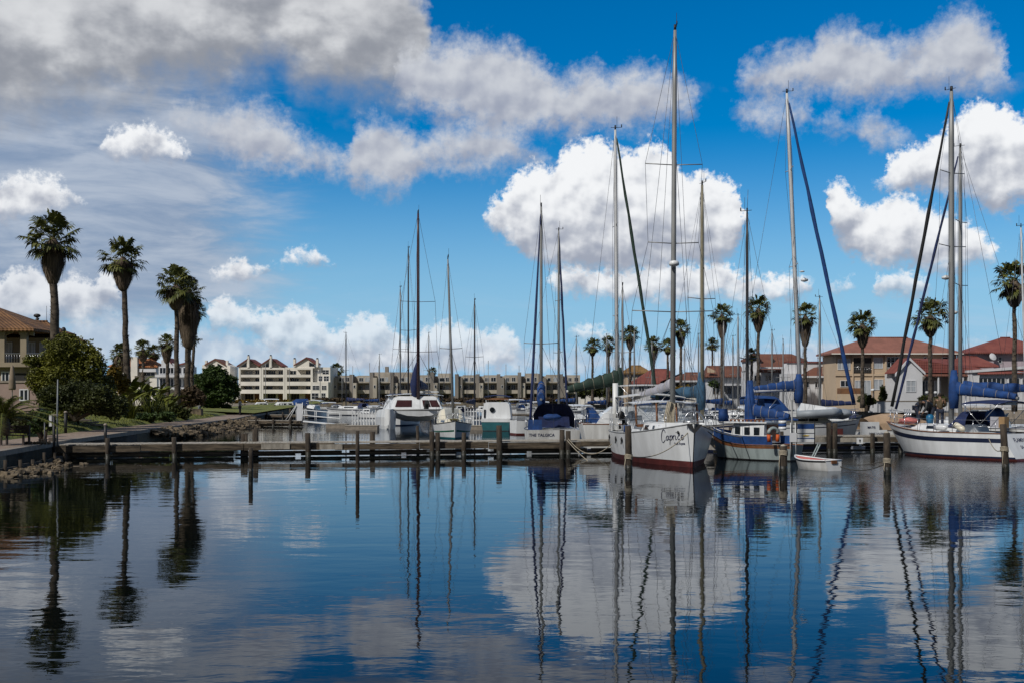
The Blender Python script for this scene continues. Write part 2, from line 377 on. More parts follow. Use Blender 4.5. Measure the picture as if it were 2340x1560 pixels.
# left bank: kerb, path, rising lawn
ys = [18 + 2.5 * i for i in range(58)]
def strip(offs, zf, zoff=0.0, jit=0.0):
    m = MB(); rows = []
    for y in ys:
        e = edge_x(y); rows.append([(e - s, y, zf(s, y) + zoff + (jit * mnoise.noise(Vector((s * .6, y * .5, 0))) if jit else 0)) for s in offs])
    vs = [p for r in rows for p in r]; k = len(offs)
    m.add(vs, [(i * k + j, i * k + j + 1, (i + 1) * k + j + 1, (i + 1) * k + j) for i in range(len(rows) - 1) for j in range(k - 1)], True); return m
PATHW = 3.0
def zlawn(s, y): return .80 + .10 * min(1, max(0, (s - PATHW)) / .3) + (1.0 if y < 110 else .6) * (1 - math.exp(-max(0, s - PATHW) / 4.2))
fixn(struct('path', strip([.32, .8, 1.6, 2.4, PATHW + .05], lambda s, y: .80, .006), M_path))
k = MB(); pts = [(edge_x(y), y) for y in ys]
for (x, y), (x2, y2) in zip(pts, pts[1:]):
    k.add([(x + .04, y, .60), (x - .32, y, .60), (x - .32, y, .815), (x + .04, y, .815), (x2 + .04, y2, .60), (x2 - .32, y2, .60), (x2 - .32, y2, .815), (x2 + .04, y2, .815)],
          [(3, 2, 6, 7), (0, 3, 7, 4), (1, 0, 4, 5), (2, 1, 5, 6)])
fixn(struct('kerb', k, M_kerb))
fixn(struct('lawn', strip([PATHW, PATHW + .3, 4, 5, 6.5, 8, 10, 13, 18, 26, 40], zlawn, .004, .06), M_grass))
# grass blades on the visible lawn
gb = MB(); rg = random.Random(3)
for i in range(9000):
    y = rg.uniform(46, 118); s_ = PATHW + .15 + rg.random() ** 1.3 * 7; x = edge_x(y) - s_; z = zlawn(s_, y); h = rg.uniform(.05, .13); a = rg.uniform(0, 6.3)
    dx, dy = math.cos(a) * .035, math.sin(a) * .035
    gb.add([(x - dx, y - dy, z - .02), (x + dx, y + dy, z - .02), (x + rg.uniform(-.06, .06), y + rg.uniform(-.06, .06), z + h)], [(0, 1, 2)])
struct('grass', gb, M_grass, 'stuff')
# sea wall below the kerb and the lower planked ledge
sw = thing('retaining_wall', 'dark retaining wall under the pale kerb of the left path', 'wall', (-23, 70, 0))
m = MB()
for (x, y), (x2, y2) in zip(pts, pts[1:]):
    m.add([(x + 23, y - 70, -1), (x + 23, y - 70, .60), (x2 + 23, y2 - 70, .60), (x2 + 23, y2 - 70, -1)], [(0, 1, 2, 3)])
fixn(m.build('wall_face', M_seawall, sw))
m = MB(); m2 = MB()
for i in range(34):
    y = 30 + i * .95; x = edge_x(y) + .55
    m.box((x + 23, y - 70, -.1), (.10, .86, .62 + .05 * math.sin(i * 2.3)))
    if i % 2 == 0: m2.tube([(x + .1 + 23, y - 70, -1), (x + .1 + 23, y - 70, .34 + .1 * (i % 3))], .07, 7)
m.build('ledge_board', M_seawall, sw); m2.build('ledge_post', M_pile, sw)
# rocks along the water's edge
rk = MB(); rr = random.Random(5)
def rock(x, y, z, r): rk.ell((x, y, z), (r * rr.uniform(.8, 1.4), r * rr.uniform(.8, 1.3), r * rr.uniform(.5, .9)), 7, 5, .7, rr.random() * 99)
for i in range(150):
    y = rr.uniform(41, 49.5); rock(edge_x(y) + rr.uniform(.5, 2.4), y, rr.uniform(-.16, .10), rr.uniform(.08, .19))
for i in range(520):
    y = rr.uniform(74, 124); s_ = rr.random() * 2.2 * min(1, (y - 70) / 18); rock(edge_x(y) + s_ + .1, y, .62 - s_ * .32 + rr.uniform(-.1, .08), rr.uniform(.12, .28))
rk.sm = [False] * len(rk.f); struct('rocks', rk, M_rock, 'stuff')
# lawns and quays on the far shore
q = MB(); q.bx(-70, 44, 304, 318, 1.2, 1.42); struct('far_lawn', q, M_grass)
q = MB(); q.add([(-29, 128, 1.0), (-36, 128, 1.3), (-58, 300, 1.5), (-48, 300, 1.4)], [(0, 1, 2, 3)]); fixn(struct('bank_lawn', q, M_grass))
q = MB()
for (x, y), (x2, y2) in zip(far[1:], far[2:]): q.add([(x - .1, y - .1, -.5), (x - .1, y - .1, 1.45), (x2 - .1, y2 - .1, 1.45), (x2 - .1, y2 - .1, -.5), (x + .6, y + .6, 1.45), (x2 + .6, y2 + .6, 1.45)], [(0, 1, 2, 3), (1, 4, 5, 2)])
fixn(struct('quay_wall', q, M_kerb))
# ------------------------------------------------------------------ buildings
M_creamw = mat('cream_render', (.74, .71, .64), .85, .12, .25)
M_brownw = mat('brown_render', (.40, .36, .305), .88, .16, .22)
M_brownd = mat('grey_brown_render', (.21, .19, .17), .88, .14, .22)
M_beigew = mat('beige_render', (.50, .39, .275), .85, .08, .3)
M_whitew = mat('white_wall', (.60, .61, .63), .8, .08, .4)
M_lilacw = mat('lilac_wall', (.47, .40, .44), .85, .08, .4)
M_villaw = mat('villa_plaster', (.27, .225, .16), .85, .12, .5)
M_pinkw = mat('pink_plaster', (.30, .22, .19), .85, .12, .5)
def tiles(name, c, c2, bump=.8):
    if name in MATS: return MATS[name]
    m, b = newmat(name)
    t = TREE[0].nodes.new('ShaderNodeTexCoord'); v = E(t.outputs['Object']); x, y, z = sepv(v)
    n = noi(v, .8, 5.0, .6); put(b, 'Base Color', mixc(sstep(n, .32, .68), c + (1,), c2 + (1,)))
    wv = mth('SINE', (x + y) * 21.0) + mth('SINE', z * 30.0)
    bp = TREE[0].nodes.new('ShaderNodeBump'); bp.inputs['Strength'].default_value = bump; bp.inputs['Distance'].default_value = .04
    put(bp, 'Height', wv); TREE[0].links.new(bp.outputs[0], b.inputs['Normal']); b.inputs['Roughness'].default_value = .85
    return m
T_villa = tiles('brown_tiles', (.105, .050, .022), (.22, .11, .045))
T_red = tiles('red_sheet_roof', (.165, .045, .038), (.225, .068, .053), .4)
T_brown = tiles('brown_roof', (.13, .050, .034), (.18, .075, .048), .5)
T_salmon = tiles('salmon_roof', (.21, .093, .070), (.28, .12, .09), .4)
T_mustard = tiles('mustard_roof', (.20, .11, .035), (.28, .16, .055))
T_orange = tiles('orange_tiles', (.28, .10, .035), (.38, .15, .055))
M_curtain = mat('pale_curtain', (.34, .37, .40), .5, .25, 3.0, stretch=(3, 1, .2))
M_opening = mat('dark_interior', (.018, .017, .016), .8, .3)
M_brick = mat('brown_timber', (.19, .09, .04), .8, .2)

class House:
    def __init__(s, name, label, cat, px, d, z0, group=None):
        s.dep = .4 if abs(px - CX) > 200 and d < 270 else 1.0
        s.d = d; s.z0 = z0; s.x0 = WX(px, d); s.o = thing(name, label, cat, (s.x0, d, z0), 0, group)
    def Y(s, y): return y if y <= 3 else 3 + (y - 3) * s.dep
    def X(s, px): return WX(px, s.d) - s.x0
    def Z(s, py): return WZ(py, s.d) - s.z0
    def box(s, name, m, a, b, yt, yb, y0, y1, parent=None):
        y0, y1 = s.Y(y0), s.Y(y1); mb = MB().bx(s.X(a), s.X(b), y0, y1, s.Z(yb) if yb is not None else -.6, s.Z(yt)); return mb.build(name, m, parent or s.o)
    def win(s, a, b, yt, yb, y=0.0, fr=M_whitew, gl=M_glass, nv=1, nh=0, name='window', fw=.07):
        x0, x1, z0, z1 = s.X(a), s.X(b), s.Z(yb), s.Z(yt); m = MB()
        m.bx(x0, x0 + fw, y - .07, y, z0, z1).bx(x1 - fw, x1, y - .07, y, z0, z1).bx(x0 + fw, x1 - fw, y - .07, y, z1 - fw, z1).bx(x0 + fw, x1 - fw, y - .07, y, z0, z0 + fw)
        for k in range(nv): xx = lerp(x0, x1, (k + 1) / (nv + 1)); m.bx(xx - fw / 2, xx + fw / 2, y - .06, y, z0 + fw, z1 - fw)
        for k in range(nh): zz = lerp(z0, z1, (k + 1) / (nh + 1)); m.bx(x0 + fw, x1 - fw, y - .05, y, zz - fw / 2, zz + fw / 2)
        f = m.build(name, fr, s.o)
        MB().bx(x0 + fw * .5, x1 - fw * .5, y - .03, y + .02, z0 + fw * .5, z1 - fw * .5).build('pane', gl, f); return f
    def hip(s, name, m, a, b, ey, ra, rb, ry, y0, y1, fascia=None, th=.22, oh=0.0):
        y0, y1 = s.Y(y0), s.Y(y1); x0, x1, ez = s.X(a), s.X(b), s.Z(ey); r0, r1, rz = s.X(ra), s.X(rb), s.Z(ry); ym = (y0 + y1) / 2
        vs = [(x0, y0, ez), (x1, y0, ez), (x1, y1, ez), (x0, y1, ez), (r0, ym, rz), (r1, ym, rz)] + [(x0, y0, ez - th), (x1, y0, ez - th), (x1, y1, ez - th), (x0, y1, ez - th)]
        mb = MB().add(vs, [(0, 1, 5, 4), (1, 2, 5), (2, 3, 4, 5), (3, 0, 4), (0, 6, 7, 1), (1, 7, 8, 2), (2, 8, 9, 3), (3, 9, 6, 0), (6, 9, 8, 7)])
        r = fixn(mb.build(name, m, s.o))
        MB().tube([vs[4], vs[5]], .12, 6).build('ridge_cap', m, r)
        return r
    def slope(s, name, m, pts, th=.2):
        """a roof plane from corner points (px, py, y) with thickness"""
        P_ = [(s.X(a), s.Y(y), s.Z(b)) for a, b, y in pts]; n = len(P_); vs = P_ + [(x, y, z - th) for x, y, z in P_]
        return fixn(MB().add(vs, [tuple(range(n)), tuple(range(n, 2 * n))[::-1]] + [(i, (i + 1) % n, n + (i + 1) % n, n + i) for i in range(n)]).build(name, m, s.o))
    def poly(s, name, m, pts, y0, y1, parent=None):
        return fixn(MB().prism([(s.X(a), s.Z(b) if b is not None else -.6) for a, b in pts], 'y', s.Y(y0), s.Y(y1)).build(name, m, parent or s.o))

# --- villa on the left
h = House('villa', 'tiled brown-roofed villa with balcony and columns behind the bushy olive tree', 'house', 60, 86, 1.9)
h.dep = 1.0; h.box('wall', M_villaw, -160, 84, 768, None, 2.6, 7.5); h.box('balcony_wall', M_villaw, -160, 75, 832, None, 0, 2.6 - .01)
h.box('balcony_slab', M_villaw, -165, 104, 828, 838, -.5, 2.55)
h.hip('roof', T_villa, -270, 88, 752, -160, -62, 690, -.9, 7.5); h.hip('roof', T_villa, -60, 104, 768, -24, 38, 724, 3.0, 8.4)
for c in (2, 52):
    m = MB(); m.bx(h.X(c), h.X(c + 14), -.45, -.05, h.Z(828), h.Z(766)); m.bx(h.X(c - 2), h.X(c + 16), -.5, 0, h.Z(766), h.Z(757)); m.build('column', M_villaw, h.o)
h.poly('arch', M_villaw, [(-160, 752), (80, 752), (80, 768), (66, 766), (55, 763), (36, 758), (24, 763), (14, 768), (2, 770), (-160, 770)], -.25, -.06)
for a, b in ((18, 48), (58, 84), (-40, -6)): h.win(a, b, 778, 829, 2.6, gl=M_curtain, nv=3)
m = MB(); m.tube([(h.X(-160), -.4, h.Z(808)), (h.X(100), -.4, h.Z(808))], .035, 6)
for i in range(44): xx = h.X(-160 + i * 6); m.tube([(xx, -.4, h.Z(829)), (xx, -.4, h.Z(808))], .014, 4)
m.build('balcony_railing', M_steel, h.o)
h.win(4, 30, 848, 905, 0, nv=2); h.box('garage_opening', M_opening, 35, 70, 852, None, -.02, -.01)
m = MB(); m.tube([(h.X(8), 6, h.Z(727)), (h.X(8), 6, h.Z(722)), (h.X(11), 6, h.Z(714))], .13, 7); m.ell((h.X(9), 6, h.Z(709)), (.3, .2, .16)); m.build('chimney_cowl', M_black, h.o)
m = MB(); m.ell((h.X(80), 5.5, h.Z(746)), (.2, .2, .28)); m.tube([(h.X(80), 5.5, h.Z(757)), (h.X(80), 5.5, h.Z(740))], .06, 6); m.build('chimney_cowl', M_black, h.o)
MB().tube([(h.X(36), 5.7, h.Z(728)), (h.X(36), 5.7, h.Z(686))], .018, 5).build('aerial', M_wire, h.o)
h = House('garden_wall', 'pinkish garden wall with pale coping in front of the tiled villa', 'wall', 40, 76, 1.8)
h.box('wall_face', M_pinkw, -80, 88, 873, None, 0, .3); h.box('coping', M_kerb, -82, 90, 869, 873.5, -.06, .36); h.win(45, 66, 888, 915, 0, nv=1)
o = thing('closed_parasol', 'folded tan garden parasol standing by the pinkish garden wall', 'parasol', (WX(28, 74), 74, 1.8))
MB().tube([(0, 0, 0), (0, 0, WZ(833, 74) - 1.8)], .03, 6).build('pole', M_alu, o)
m = MB(); zz = WZ(833, 74) - 1.8; m.lathe((0, 0, 0), [(.03, zz), (.10, zz - .12), (.19, zz - .8), (.24, zz - 1.5), (.20, zz - 1.62)], 9); m.build('canopy', mat('tan_canvas', (.21, .165, .12), .9, .2), o)
# --- small houses behind the left palms
h = House('bungalow', 'low house with orange tiled roof, solar panel and cream chimney behind the left bank', 'house', 305, 190, 1.4)
h.box('wall', M_creamw, 248, 356, 838, None, .6, 9); h.hip('roof', T_orange, 244, 360, 836, 275, 335, 819, 0, 9.6); h.box('chimney', M_creamw, 301, 316, 815, 858, -.5, .3)
h.box('fascia', M_whitew, 318, 357, 842, 849, -.2, .5); h.win(322, 352, 849, 858, .6, nv=2)
h.slope('solar_panel', M_navy, [(258, 833, .2), (283, 833, .2), (283, 826, 2.0), (258, 826, 2.0)], .1)
h = House('balcony_house', 'white house with glazed balconies and thin red roof edges behind the left palms', 'house', 390, 182, 1.4)
h.box('wall', M_whitew, 356, 428, 836, None, 1.5, 9); h.poly('gable', M_whitew, [(362, 836), (362, 822), (376, 817), (384, 828), (400, 832), (424, 826), (428, 836)], 1.5, 7)
h.slope('roof', T_red, [(376, 816, 1.2), (386, 828, 1.2), (386, 828, 7.4), (376, 816, 7.4)], .2); h.slope('roof', T_red, [(398, 832, 1.2), (425, 825, 1.2), (425, 825, 7.4), (398, 832, 7.4)], .2)
h.box('balcony_slab', M_whitew, 354, 430, 855, 861, 0, 1.49); h.box('balcony_front', M_whitew, 354, 430, 884, 890, 0, 1.49)
for a in (358, 376, 394, 412): h.win(a, a + 15, 838, 853, 1.5, nv=1); h.win(a, a + 15, 863, 883, 1.5, nv=1)
h = House('gabled_house', 'cream gabled building with two chimneys rising behind the dome-shaped tree', 'house', 492, 318, 1.5)
h.poly('wall', M_creamw, [(462, None), (462, 834), (470, 831), (492, 819), (514, 831), (526, 836), (526, None)], 0, 9)
h.slope('roof', T_brown, [(468, 832, -.4), (492, 818.5, -.4), (492, 818.5, 9.4), (468, 832, 9.4)], .35); h.slope('roof', T_brown, [(516, 832, -.4), (492, 818.5, -.4), (492, 818.5, 9.4), (516, 832, 9.4)], .35)
for a in (467, 515): h.box('chimney', M_creamw, a, a + 4.5, 823, 834, .5, 1.6)
h.poly('window', M_glass, [(497, 838), (497, 829), (513, 838)], -.05, .02)

# --- cream apartments with sail-shaped gables
h = House('apartment_block', 'cream apartment block with red-edged gables, chimneys and deep balconies', 'building', 645, 310, 1.5)
bays = [(546, 597), (598, 651), (652, 714)]
h.box('wall', M_creamw, 540, 716, 838, None, 3.2, 14)
h.box('upper_block', M_creamw, 716, 753, 838, None, 1.2, 14)
for a, b in bays:
    for x in (a, b - 3): h.box('party_wall', M_creamw, x - 1.2, x + 3.5, 840, None, 0, 3.19)
    for yt, yb in ((839.5, 843.5), (855, 861), (871, 880), (889, 898)):
        h.box('balustrade' if yt > 850 else 'lintel', M_creamw, a + 3.6, b - 3.2, yt, yb, .05, .6)
    for yb in (861, 880, 898): h.box('balcony_slab', M_creamw, a + 3.6, b - 3.2, yb - 1.2, yb, .61, 3.18)
    for yt, yb in ((845, 855), (862.5, 871), (881, 889.5)):
        h.win(a + 6, a + random.choice((20, 26, 24)), yt, yb, 3.2, fr=M_creamw, nv=random.choice((1, 3)), gl=random.choice((M_glass, M_curtain, M_glass))); h.win(b - 20, b - 9, yt, yb, 3.2, fr=M_creamw, nv=1, gl=random.choice((M_glass, M_curtain)))
    h.win(a + 8, a + 27, 899, 912, 3.2, fr=M_brownd, nv=2, name='garage_door', gl=M_opening); h.win(b - 21, b - 10, 899, 912, 3.2, fr=M_brick, gl=M_brick, nv=1, name='door')
for (l, p, r, ch) in (((541, 835), (566, 818.5), (591, 834.5), 566), ((592, 834), (617, 817.5), (643, 834.5), 617)):
    h.poly('gable', M_creamw, [(l[0] + 3, 840), (l[0] + 3, l[1] - 1), (p[0], p[1] + 1), (p[0], 840)], .3, 9)
    h.poly('gable', M_brownw, [(p[0], 840), (p[0], p[1] + 3), (r[0] - 3, r[1]), (r[0] - 3, 840)], 1.6, 9)  # recessed half coloured darker, its shade put into the render
    h.slope('roof', T_red, [(*l, -.2), (*p, -.2), (*p, 9.2), (*l, 9.2)], .26); h.slope('roof', T_red, [(*r, .9), (*p, .9), (*p, 9.2), (*r, 9.2)], .26)
    c = h.box('chimney', M_creamw, ch - 1, ch + 3.6, 813, 839, -.15, .9); h.box('pot', M_black, ch - .2, ch + 2.8, 810, 813, 0, .7, c)
    h.poly('window', M_glass, [(l[0] + 8, 838), (p[0] - 3, 828), (p[0] - 3, 838)], .22, .3)
h.poly('gable', M_creamw, [(672, 840), (672, 832), (700, 816), (718, 828), (718, 840)], .4, 9)
h.slope('roof', T_red, [(671, 833, -.1), (700, 815, -.1), (700, 815, 9.2), (671, 833, 9.2)], .26); h.slope('roof', T_red, [(721, 829.5, -.1), (700, 815, -.1), (700, 815, 9.2), (721, 829.5, 9.2)], .26)
h.poly('window', M_glass, [(706, 836), (706, 826), (718, 832), (718, 836)], .3, .4)
for x in (670, 722): c = h.box('chimney', M_creamw, x, x + 5, 820, 838, 0, 1.2); h.box('pot', M_black, x + .7, x + 4.3, 817, 820, .1, 1, c)
h.box('lower_wing', M_creamw, 712, 752, 872, None, -1.5, 1.19); h.box('lower_wing', M_creamw, 519, 545, 896, None, -1, 3)
for a, b, yt, yb, y in ((719, 732, 846, 852, 1.2), (735, 750, 844, 854, 1.2), (726, 735, 858, 870, 1.2), (738, 750, 858, 870, 1.2), (716, 732, 880, 890, -1.5), (737, 748, 880, 890, -1.5), (714, 730, 897, 911, -1.5), (736, 746, 897, 911, -1.5), (520, 528, 901, 912, -1), (532, 541, 901, 912, -1)): h.win(a, b, yt, yb, y, fr=M_whitew, nv=1, nh=1)

# --- brown stepped townhouses
def townhouses(label, x0, x1, units, seed, light):
    r = random.Random(seed); RG = lambda: r.choice((M_glass, M_glass, M_curtain, M_opening)); h = House('townhouse_row', label, 'building', (x0 + x1) / 2, 318, 1.5); w_ = (x1 - x0) / units
    h.box('wall', M_brownw, x0, x1, 858, None, 2.0, 13)
    for i in range(units):
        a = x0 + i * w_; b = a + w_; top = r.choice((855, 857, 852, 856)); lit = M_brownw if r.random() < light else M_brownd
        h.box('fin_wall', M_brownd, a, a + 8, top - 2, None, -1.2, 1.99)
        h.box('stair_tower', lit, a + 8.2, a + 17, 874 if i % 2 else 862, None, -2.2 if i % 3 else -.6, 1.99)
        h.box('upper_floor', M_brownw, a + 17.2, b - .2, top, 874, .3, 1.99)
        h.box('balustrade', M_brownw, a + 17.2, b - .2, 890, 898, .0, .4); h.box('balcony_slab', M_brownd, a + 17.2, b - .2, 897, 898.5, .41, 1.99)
        h.win(a + 20, a + r.choice((28, 30, 32)), 862, 871, .3, nv=r.choice((0, 1, 2)), gl=RG()); h.win(a + 34, b - r.choice((2, 4, 5)), 861, 871, .3, nv=1, gl=RG())
        h.win(a + 19, a + r.choice((27, 29, 31)), 879, 889.5, 2.0, nv=1, gl=RG()); h.win(a + 33, b - 5, 878, 889.5, 2.0, nv=1, gl=RG())
        h.win(a + 20, b - r.choice((5, 9, 12)), 900, 912, 2.0, nv=r.choice((1, 2, 3)), fr=M_brownd, gl=RG()); h.win(a + 10, a + 15, 879, 886, -2.2 if i % 3 else -.6, nv=0)
    return h
h = townhouses('row of brown stepped townhouses directly behind the catamaran', 754, 1030, 6, 4, .6); h.box('chimney', M_brownd, 876, 884, 836, 855, 4, 5.5); h.box('penthouse', M_brownw, 850, 940, 849, 858, 3, 10)
townhouses('row of brown townhouses with grey fins behind the blue-canopied yacht', 1040, 1326, 6, 9, .35)

# --- houses on the right shore
h = House('red_roofed_house', 'low red-roofed house peeping over the dark hedge beside the brown townhouses', 'house', 1355, 262, 1.45)
h.box('wall', M_creamw, 1326, 1378, 882, None, .5, 8); h.slope('roof', T_red, [(1326, 882, 0), (1350, 872, 0), (1350, 872, 8.5), (1326, 882, 8.5)]); h.hip('roof', T_red, 1346, 1382, 880, 1362, 1374, 866, 0, 8)
h = House('mustard_roofed_house', 'pinkish house with mustard tiled roof behind the green sail cover', 'house', 1455, 215, 1.45)
h.box('wall', M_beigew, 1428, 1484, 850, None, .5, 8); h.hip('roof', T_mustard, 1420, 1492, 851, 1446, 1468, 834, 0, 8.5); h.win(1436, 1446, 858, 868, .5); h.win(1456, 1470, 858, 868, .5)
h = House('gabled_house', 'dark red roofed house with white fascia behind the big ketch boom', 'house', 1500, 200, 1.45)
h.box('wall', M_whitew, 1450, 1556, 872, None, .6, 8); h.hip('roof', T_red, 1442, 1562, 875, 1492, 1532, 842, 0, 8.6); h.slope('fascia', M_whitew, [(1508, 871, -.6), (1556, 851, -.6), (1556, 854, -.6), (1508, 874, -.6)], .25)
for a in (1460, 1480, 1500, 1525): h.win(a, a + 14, 878, 893, .6)
h = House('brown_roofed_house', 'low brown-roofed house with white eaves left of the tan mast', 'house', 1590, 188, 1.45)
h.box('wall', M_creamw, 1538, 1648, 871, None, .6, 9); h.hip('roof', T_brown, 1530, 1654, 869, 1572, 1640, 850, 0, 9.5); h.box('fascia', M_whitew, 1531, 1653, 868, 872, -.12, -.02)
for a in (1545, 1566, 1590, 1612): h.win(a, a + 15, 874, 888, .6, fr=M_brownd)
h = House('terraced_house', 'red-brown roofed house with long glazed balcony right of the tan mast', 'house', 1668, 178, 1.45)
h.box('wall', M_whitew, 1624, 1714, 856, None, 1.6, 9); h.hip('roof', T_brown, 1616, 1722, 858, 1622, 1702, 835, .8, 9.5); h.box('balcony_slab', M_whitew, 1650, 1722, 876, 880, 0, 1.59)
for i in range(7): h.win(1650 + i * 9.5, 1658 + i * 9.5, 860, 874, 1.6, nv=0, gl=M_curtain)
for a in (1632, 1660, 1690): h.win(a, a + 16, 884, 900, 1.6)
h.poly('gable', M_beigew, [(1618, 850), (1618, 838), (1636, 846), (1636, 850)], .5, .78)
h = House('steep_roofed_house', 'dark brown steep-roofed house with white side gable behind the blue boom cover', 'house', 1780, 168, 1.45)
h.box('wall', M_whitew, 1712, 1856, 846, None, .6, 10); h.slope('roof', T_brown, [(1735, 806, 4), (1822, 806, 4), (1822, 846, -.4), (1735, 846, -.4)], .3); h.slope('roof', T_brown, [(1822, 806, 4.2), (1858, 820, 4.2), (1858, 847, .2), (1822, 847, .2)], .3)
h.poly('gable', M_whitew, [(1712, 848), (1712, 820), (1734, 810), (1734, 848)], .7, 9); h.slope('roof', T_brown, [(1709, 820, .3), (1735, 806, .3), (1735, 806, 9), (1709, 820, 9)], .3)
c = h.box('chimney', M_brownd, 1768, 1771, 812, 842, 1.2, 2.0); h.box('balcony_slab', M_whitew, 1735, 1800, 838, 842, -1.0, -.42)
for a in (1725, 1750, 1780, 1805): h.win(a, a + 16, 856, 870, .6); h.win(a, a + 16, 882, 898, .6)
h = House('flat_roofed_house', 'white house with red-capped parapet and brown lean-to roof left of the beige house', 'house', 1856, 160, 1.45)
h.box('wall', M_whitew, 1802, 1912, 852, None, .6, 9); h.poly('parapet', M_whitew, [(1802, 840), (1808, 827), (1912, 825), (1912, 852), (1802, 852)], 2.5, 6); h.box('parapet_cap', T_red, 1806, 1914, 824, 827, 2.3, 6.2)
h.slope('roof', T_brown, [(1826, 858, 0), (1912, 858, 0), (1912, 832, 2.4), (1870, 838, 2.4)], .25); h.box('fascia', M_whitew, 1824, 1912, 858, 862, -.1, .5)
for a, b in ((1841, 1852), (1864, 1878), (1890, 1902)): h.win(a, b, 870, 885, .6); 
h.win(1815, 1832, 895, 915, .6)
h = House('beige_house', 'two-storey beige house with salmon hipped roof behind the round palm', 'house', 2050, 154, 1.45)
h.box('wall', M_beigew, 1910, 2186, 808, None, 0, 12); h.hip('roof', T_salmon, 1896, 2196, 806, 1995, 2092, 769, -.9, 13)
h.box('string_course', M_beigew, 1908, 2188, 853, 858, -.14, -.02); h.box('gutter', M_creamw, 1896, 2196, 807, 809.5, -.95, -.85)
for a, b in ((1947, 1949.5), (1993, 1995), (2021, 2025)): h.box('pilaster', M_beigew, a, b, 812, None, -.2, -.01)
h.win(1914, 1943, 820, 844, 0, nv=2, gl=M_curtain); h.box('loggia', M_opening, 1950, 1991, 817, 852, -.03, .02)
h.win(1996, 2017, 816, 841, 0, nv=0, gl=M_curtain); h.win(2026, 2054, 815, 840, 0, nv=2, nh=1); h.win(2110, 2118, 815, 822, 0, nv=0); h.win(2152, 2166, 815, 822, 0, nv=0)
h.win(1920, 1942, 868, 883, 0, nv=1); h.win(1953, 1990, 868, 908, 0, nv=3, gl=M_curtain, name='glass_door'); h.win(1996, 2018, 866, 890, 0, nv=1, gl=M_curtain); h.win(2027, 2053, 866, 890, 0, nv=1, gl=M_curtain)
h.box('balcony', M_brick, 1912, 1962, 886, 899, -1.8, -.21); h.box('porch_wall', M_beigew, 1912, 1966, 899, None, -1.8, -.21)
m = MB(); 
for i in range(9): m.tube([(h.X(1951 + i * 4.9), -.1, h.Z(852)), (h.X(1951 + i * 4.9), -.1, h.Z(838))], .02, 4)
m.tube([(h.X(1950), -.1, h.Z(838)), (h.X(1991), -.1, h.Z(838))], .03, 4); m.build('balcony_railing', M_steel, h.o)
h = House('cottage', 'white gabled cottage with red roof and shaded verandah behind the working crew', 'house', 2120, 148, 1.45)
h.poly('gable_wall', M_whitew, [(2052, None), (2052, 849), (2077, 819), (2108, 846), (2108, None)], 0, .3)
h.box('wall', M_whitew, 2053, 2222, 850, None, 2.6, 9); h.box('side_wall', M_whitew, 2106, 2108, 850, None, .3, 2.6)
for l, p in (((2045, 853), (2077, 816)), ((2113, 850), (2077, 816))): h.slope('barge_board', M_whitew, [(*l, -.3), (*p, -.3), (*p, 0), (*l, 0)], .35)
h.slope('roof', T_red, [(2079, 818, 0), (2112, 848, 0), (2262, 848, 0), (2200, 818, 4.0)], .15); h.slope('roof', T_red, [(2046, 850, .02), (2077, 817, .02), (2077, 817, 6), (2046, 850, 6)], .15)
h.hip('roof', T_red, 2186, 2290, 834, 2216, 2256, 812, 1, 9)
h.slope('verandah_roof', T_brown, [(2110, 857, -.6), (2222, 857, -.6), (2222, 848, 1.2), (2110, 848, 1.2)], .15); h.box('painted_shade', M_brownd, 2112, 2222, 858, None, 2.45, 2.58)  # dark panel before the white wall stands in for the verandah's shade
for a in (2140, 2168, 2196): h.box('post', M_whitew, a, a + 3, 858, None, -.5, -.3)
h.win(2070, 2093, 868, 895, 0, nv=1, nh=1, gl=M_curtain); h.win(2116, 2136, 868, 905, 2.44, nv=2); h.win(2150, 2166, 868, 905, 2.44, nv=1, gl=M_curtain)
h = House('lilac_house', 'lilac two-storey house with red hipped roof and satellite dish', 'house', 2310, 158, 1.45)
h.box('wall', M_lilacw, 2224, 2420, 804, None, .8, 10); h.hip('roof', T_red, 2213, 2430, 804, 2308, 2330, 769, 0, 11); h.win(2286, 2295, 814, 829, .8, nv=0, nh=1)
m = MB(); m.lathe((0, 0, 0), [(.02, .12), (.35, .08), (.55, 0), (.58, 0), (.36, .06), (.02, .1)], 14); dsh = m.build('satellite_dish', M_whitew, h.o); dsh.location = (h.X(2268), -.2, h.Z(815)); dsh.rotation_euler = (R(70), 0, R(15)); MB().tube([(h.X(2268), -.1, h.Z(815)), (h.X(2274), .8, h.Z(820))], .04, 5).build('dish_bracket', M_wire, h.o)
h = House('white_house', 'long white house wing with a row of narrow windows at the right edge', 'house', 2290, 146, 1.45)
h.poly('wall', M_whitew, [(2222, None), (2222, 846), (2420, 832), (2420, None)], 0, 8); h.slope('parapet_cap', M_whitew, [(2219, 845, -.3), (2424, 830.5, -.3), (2424, 830.5, 8), (2219, 845, 8)], .3)
h.slope('roof', T_red, [(2230, 853, -.5), (2400, 850, -.5), (2400, 844, -.01), (2238, 848, -.01)], .1)
h.win(2236, 2297, 862, 884, 0, nv=5); h.win(2304, 2330, 862, 884, 0, nv=2); h.win(2336, 2380, 862, 884, 0, nv=3)
h = House('garden_wall', 'low white garden wall on the quay in front of the cottage', 'wall', 2080, 142, 1.45); h.box('wall_face', M_whitew, 1986, 2190, 916, None, 0, .3); h.box('coping', M_kerb, 1985, 2191, 914.5, 916.2, -.05, .35)
h = House('slatted_fence', 'white horizontal slat fence on the quay at the right edge', 'fence', 2300, 134, 1.45)
for i in range(5): h.box('slat', M_whitew, 2262, 2345, 911 + i * 5.2, 914.5 + i * 5.2, 0, .08)
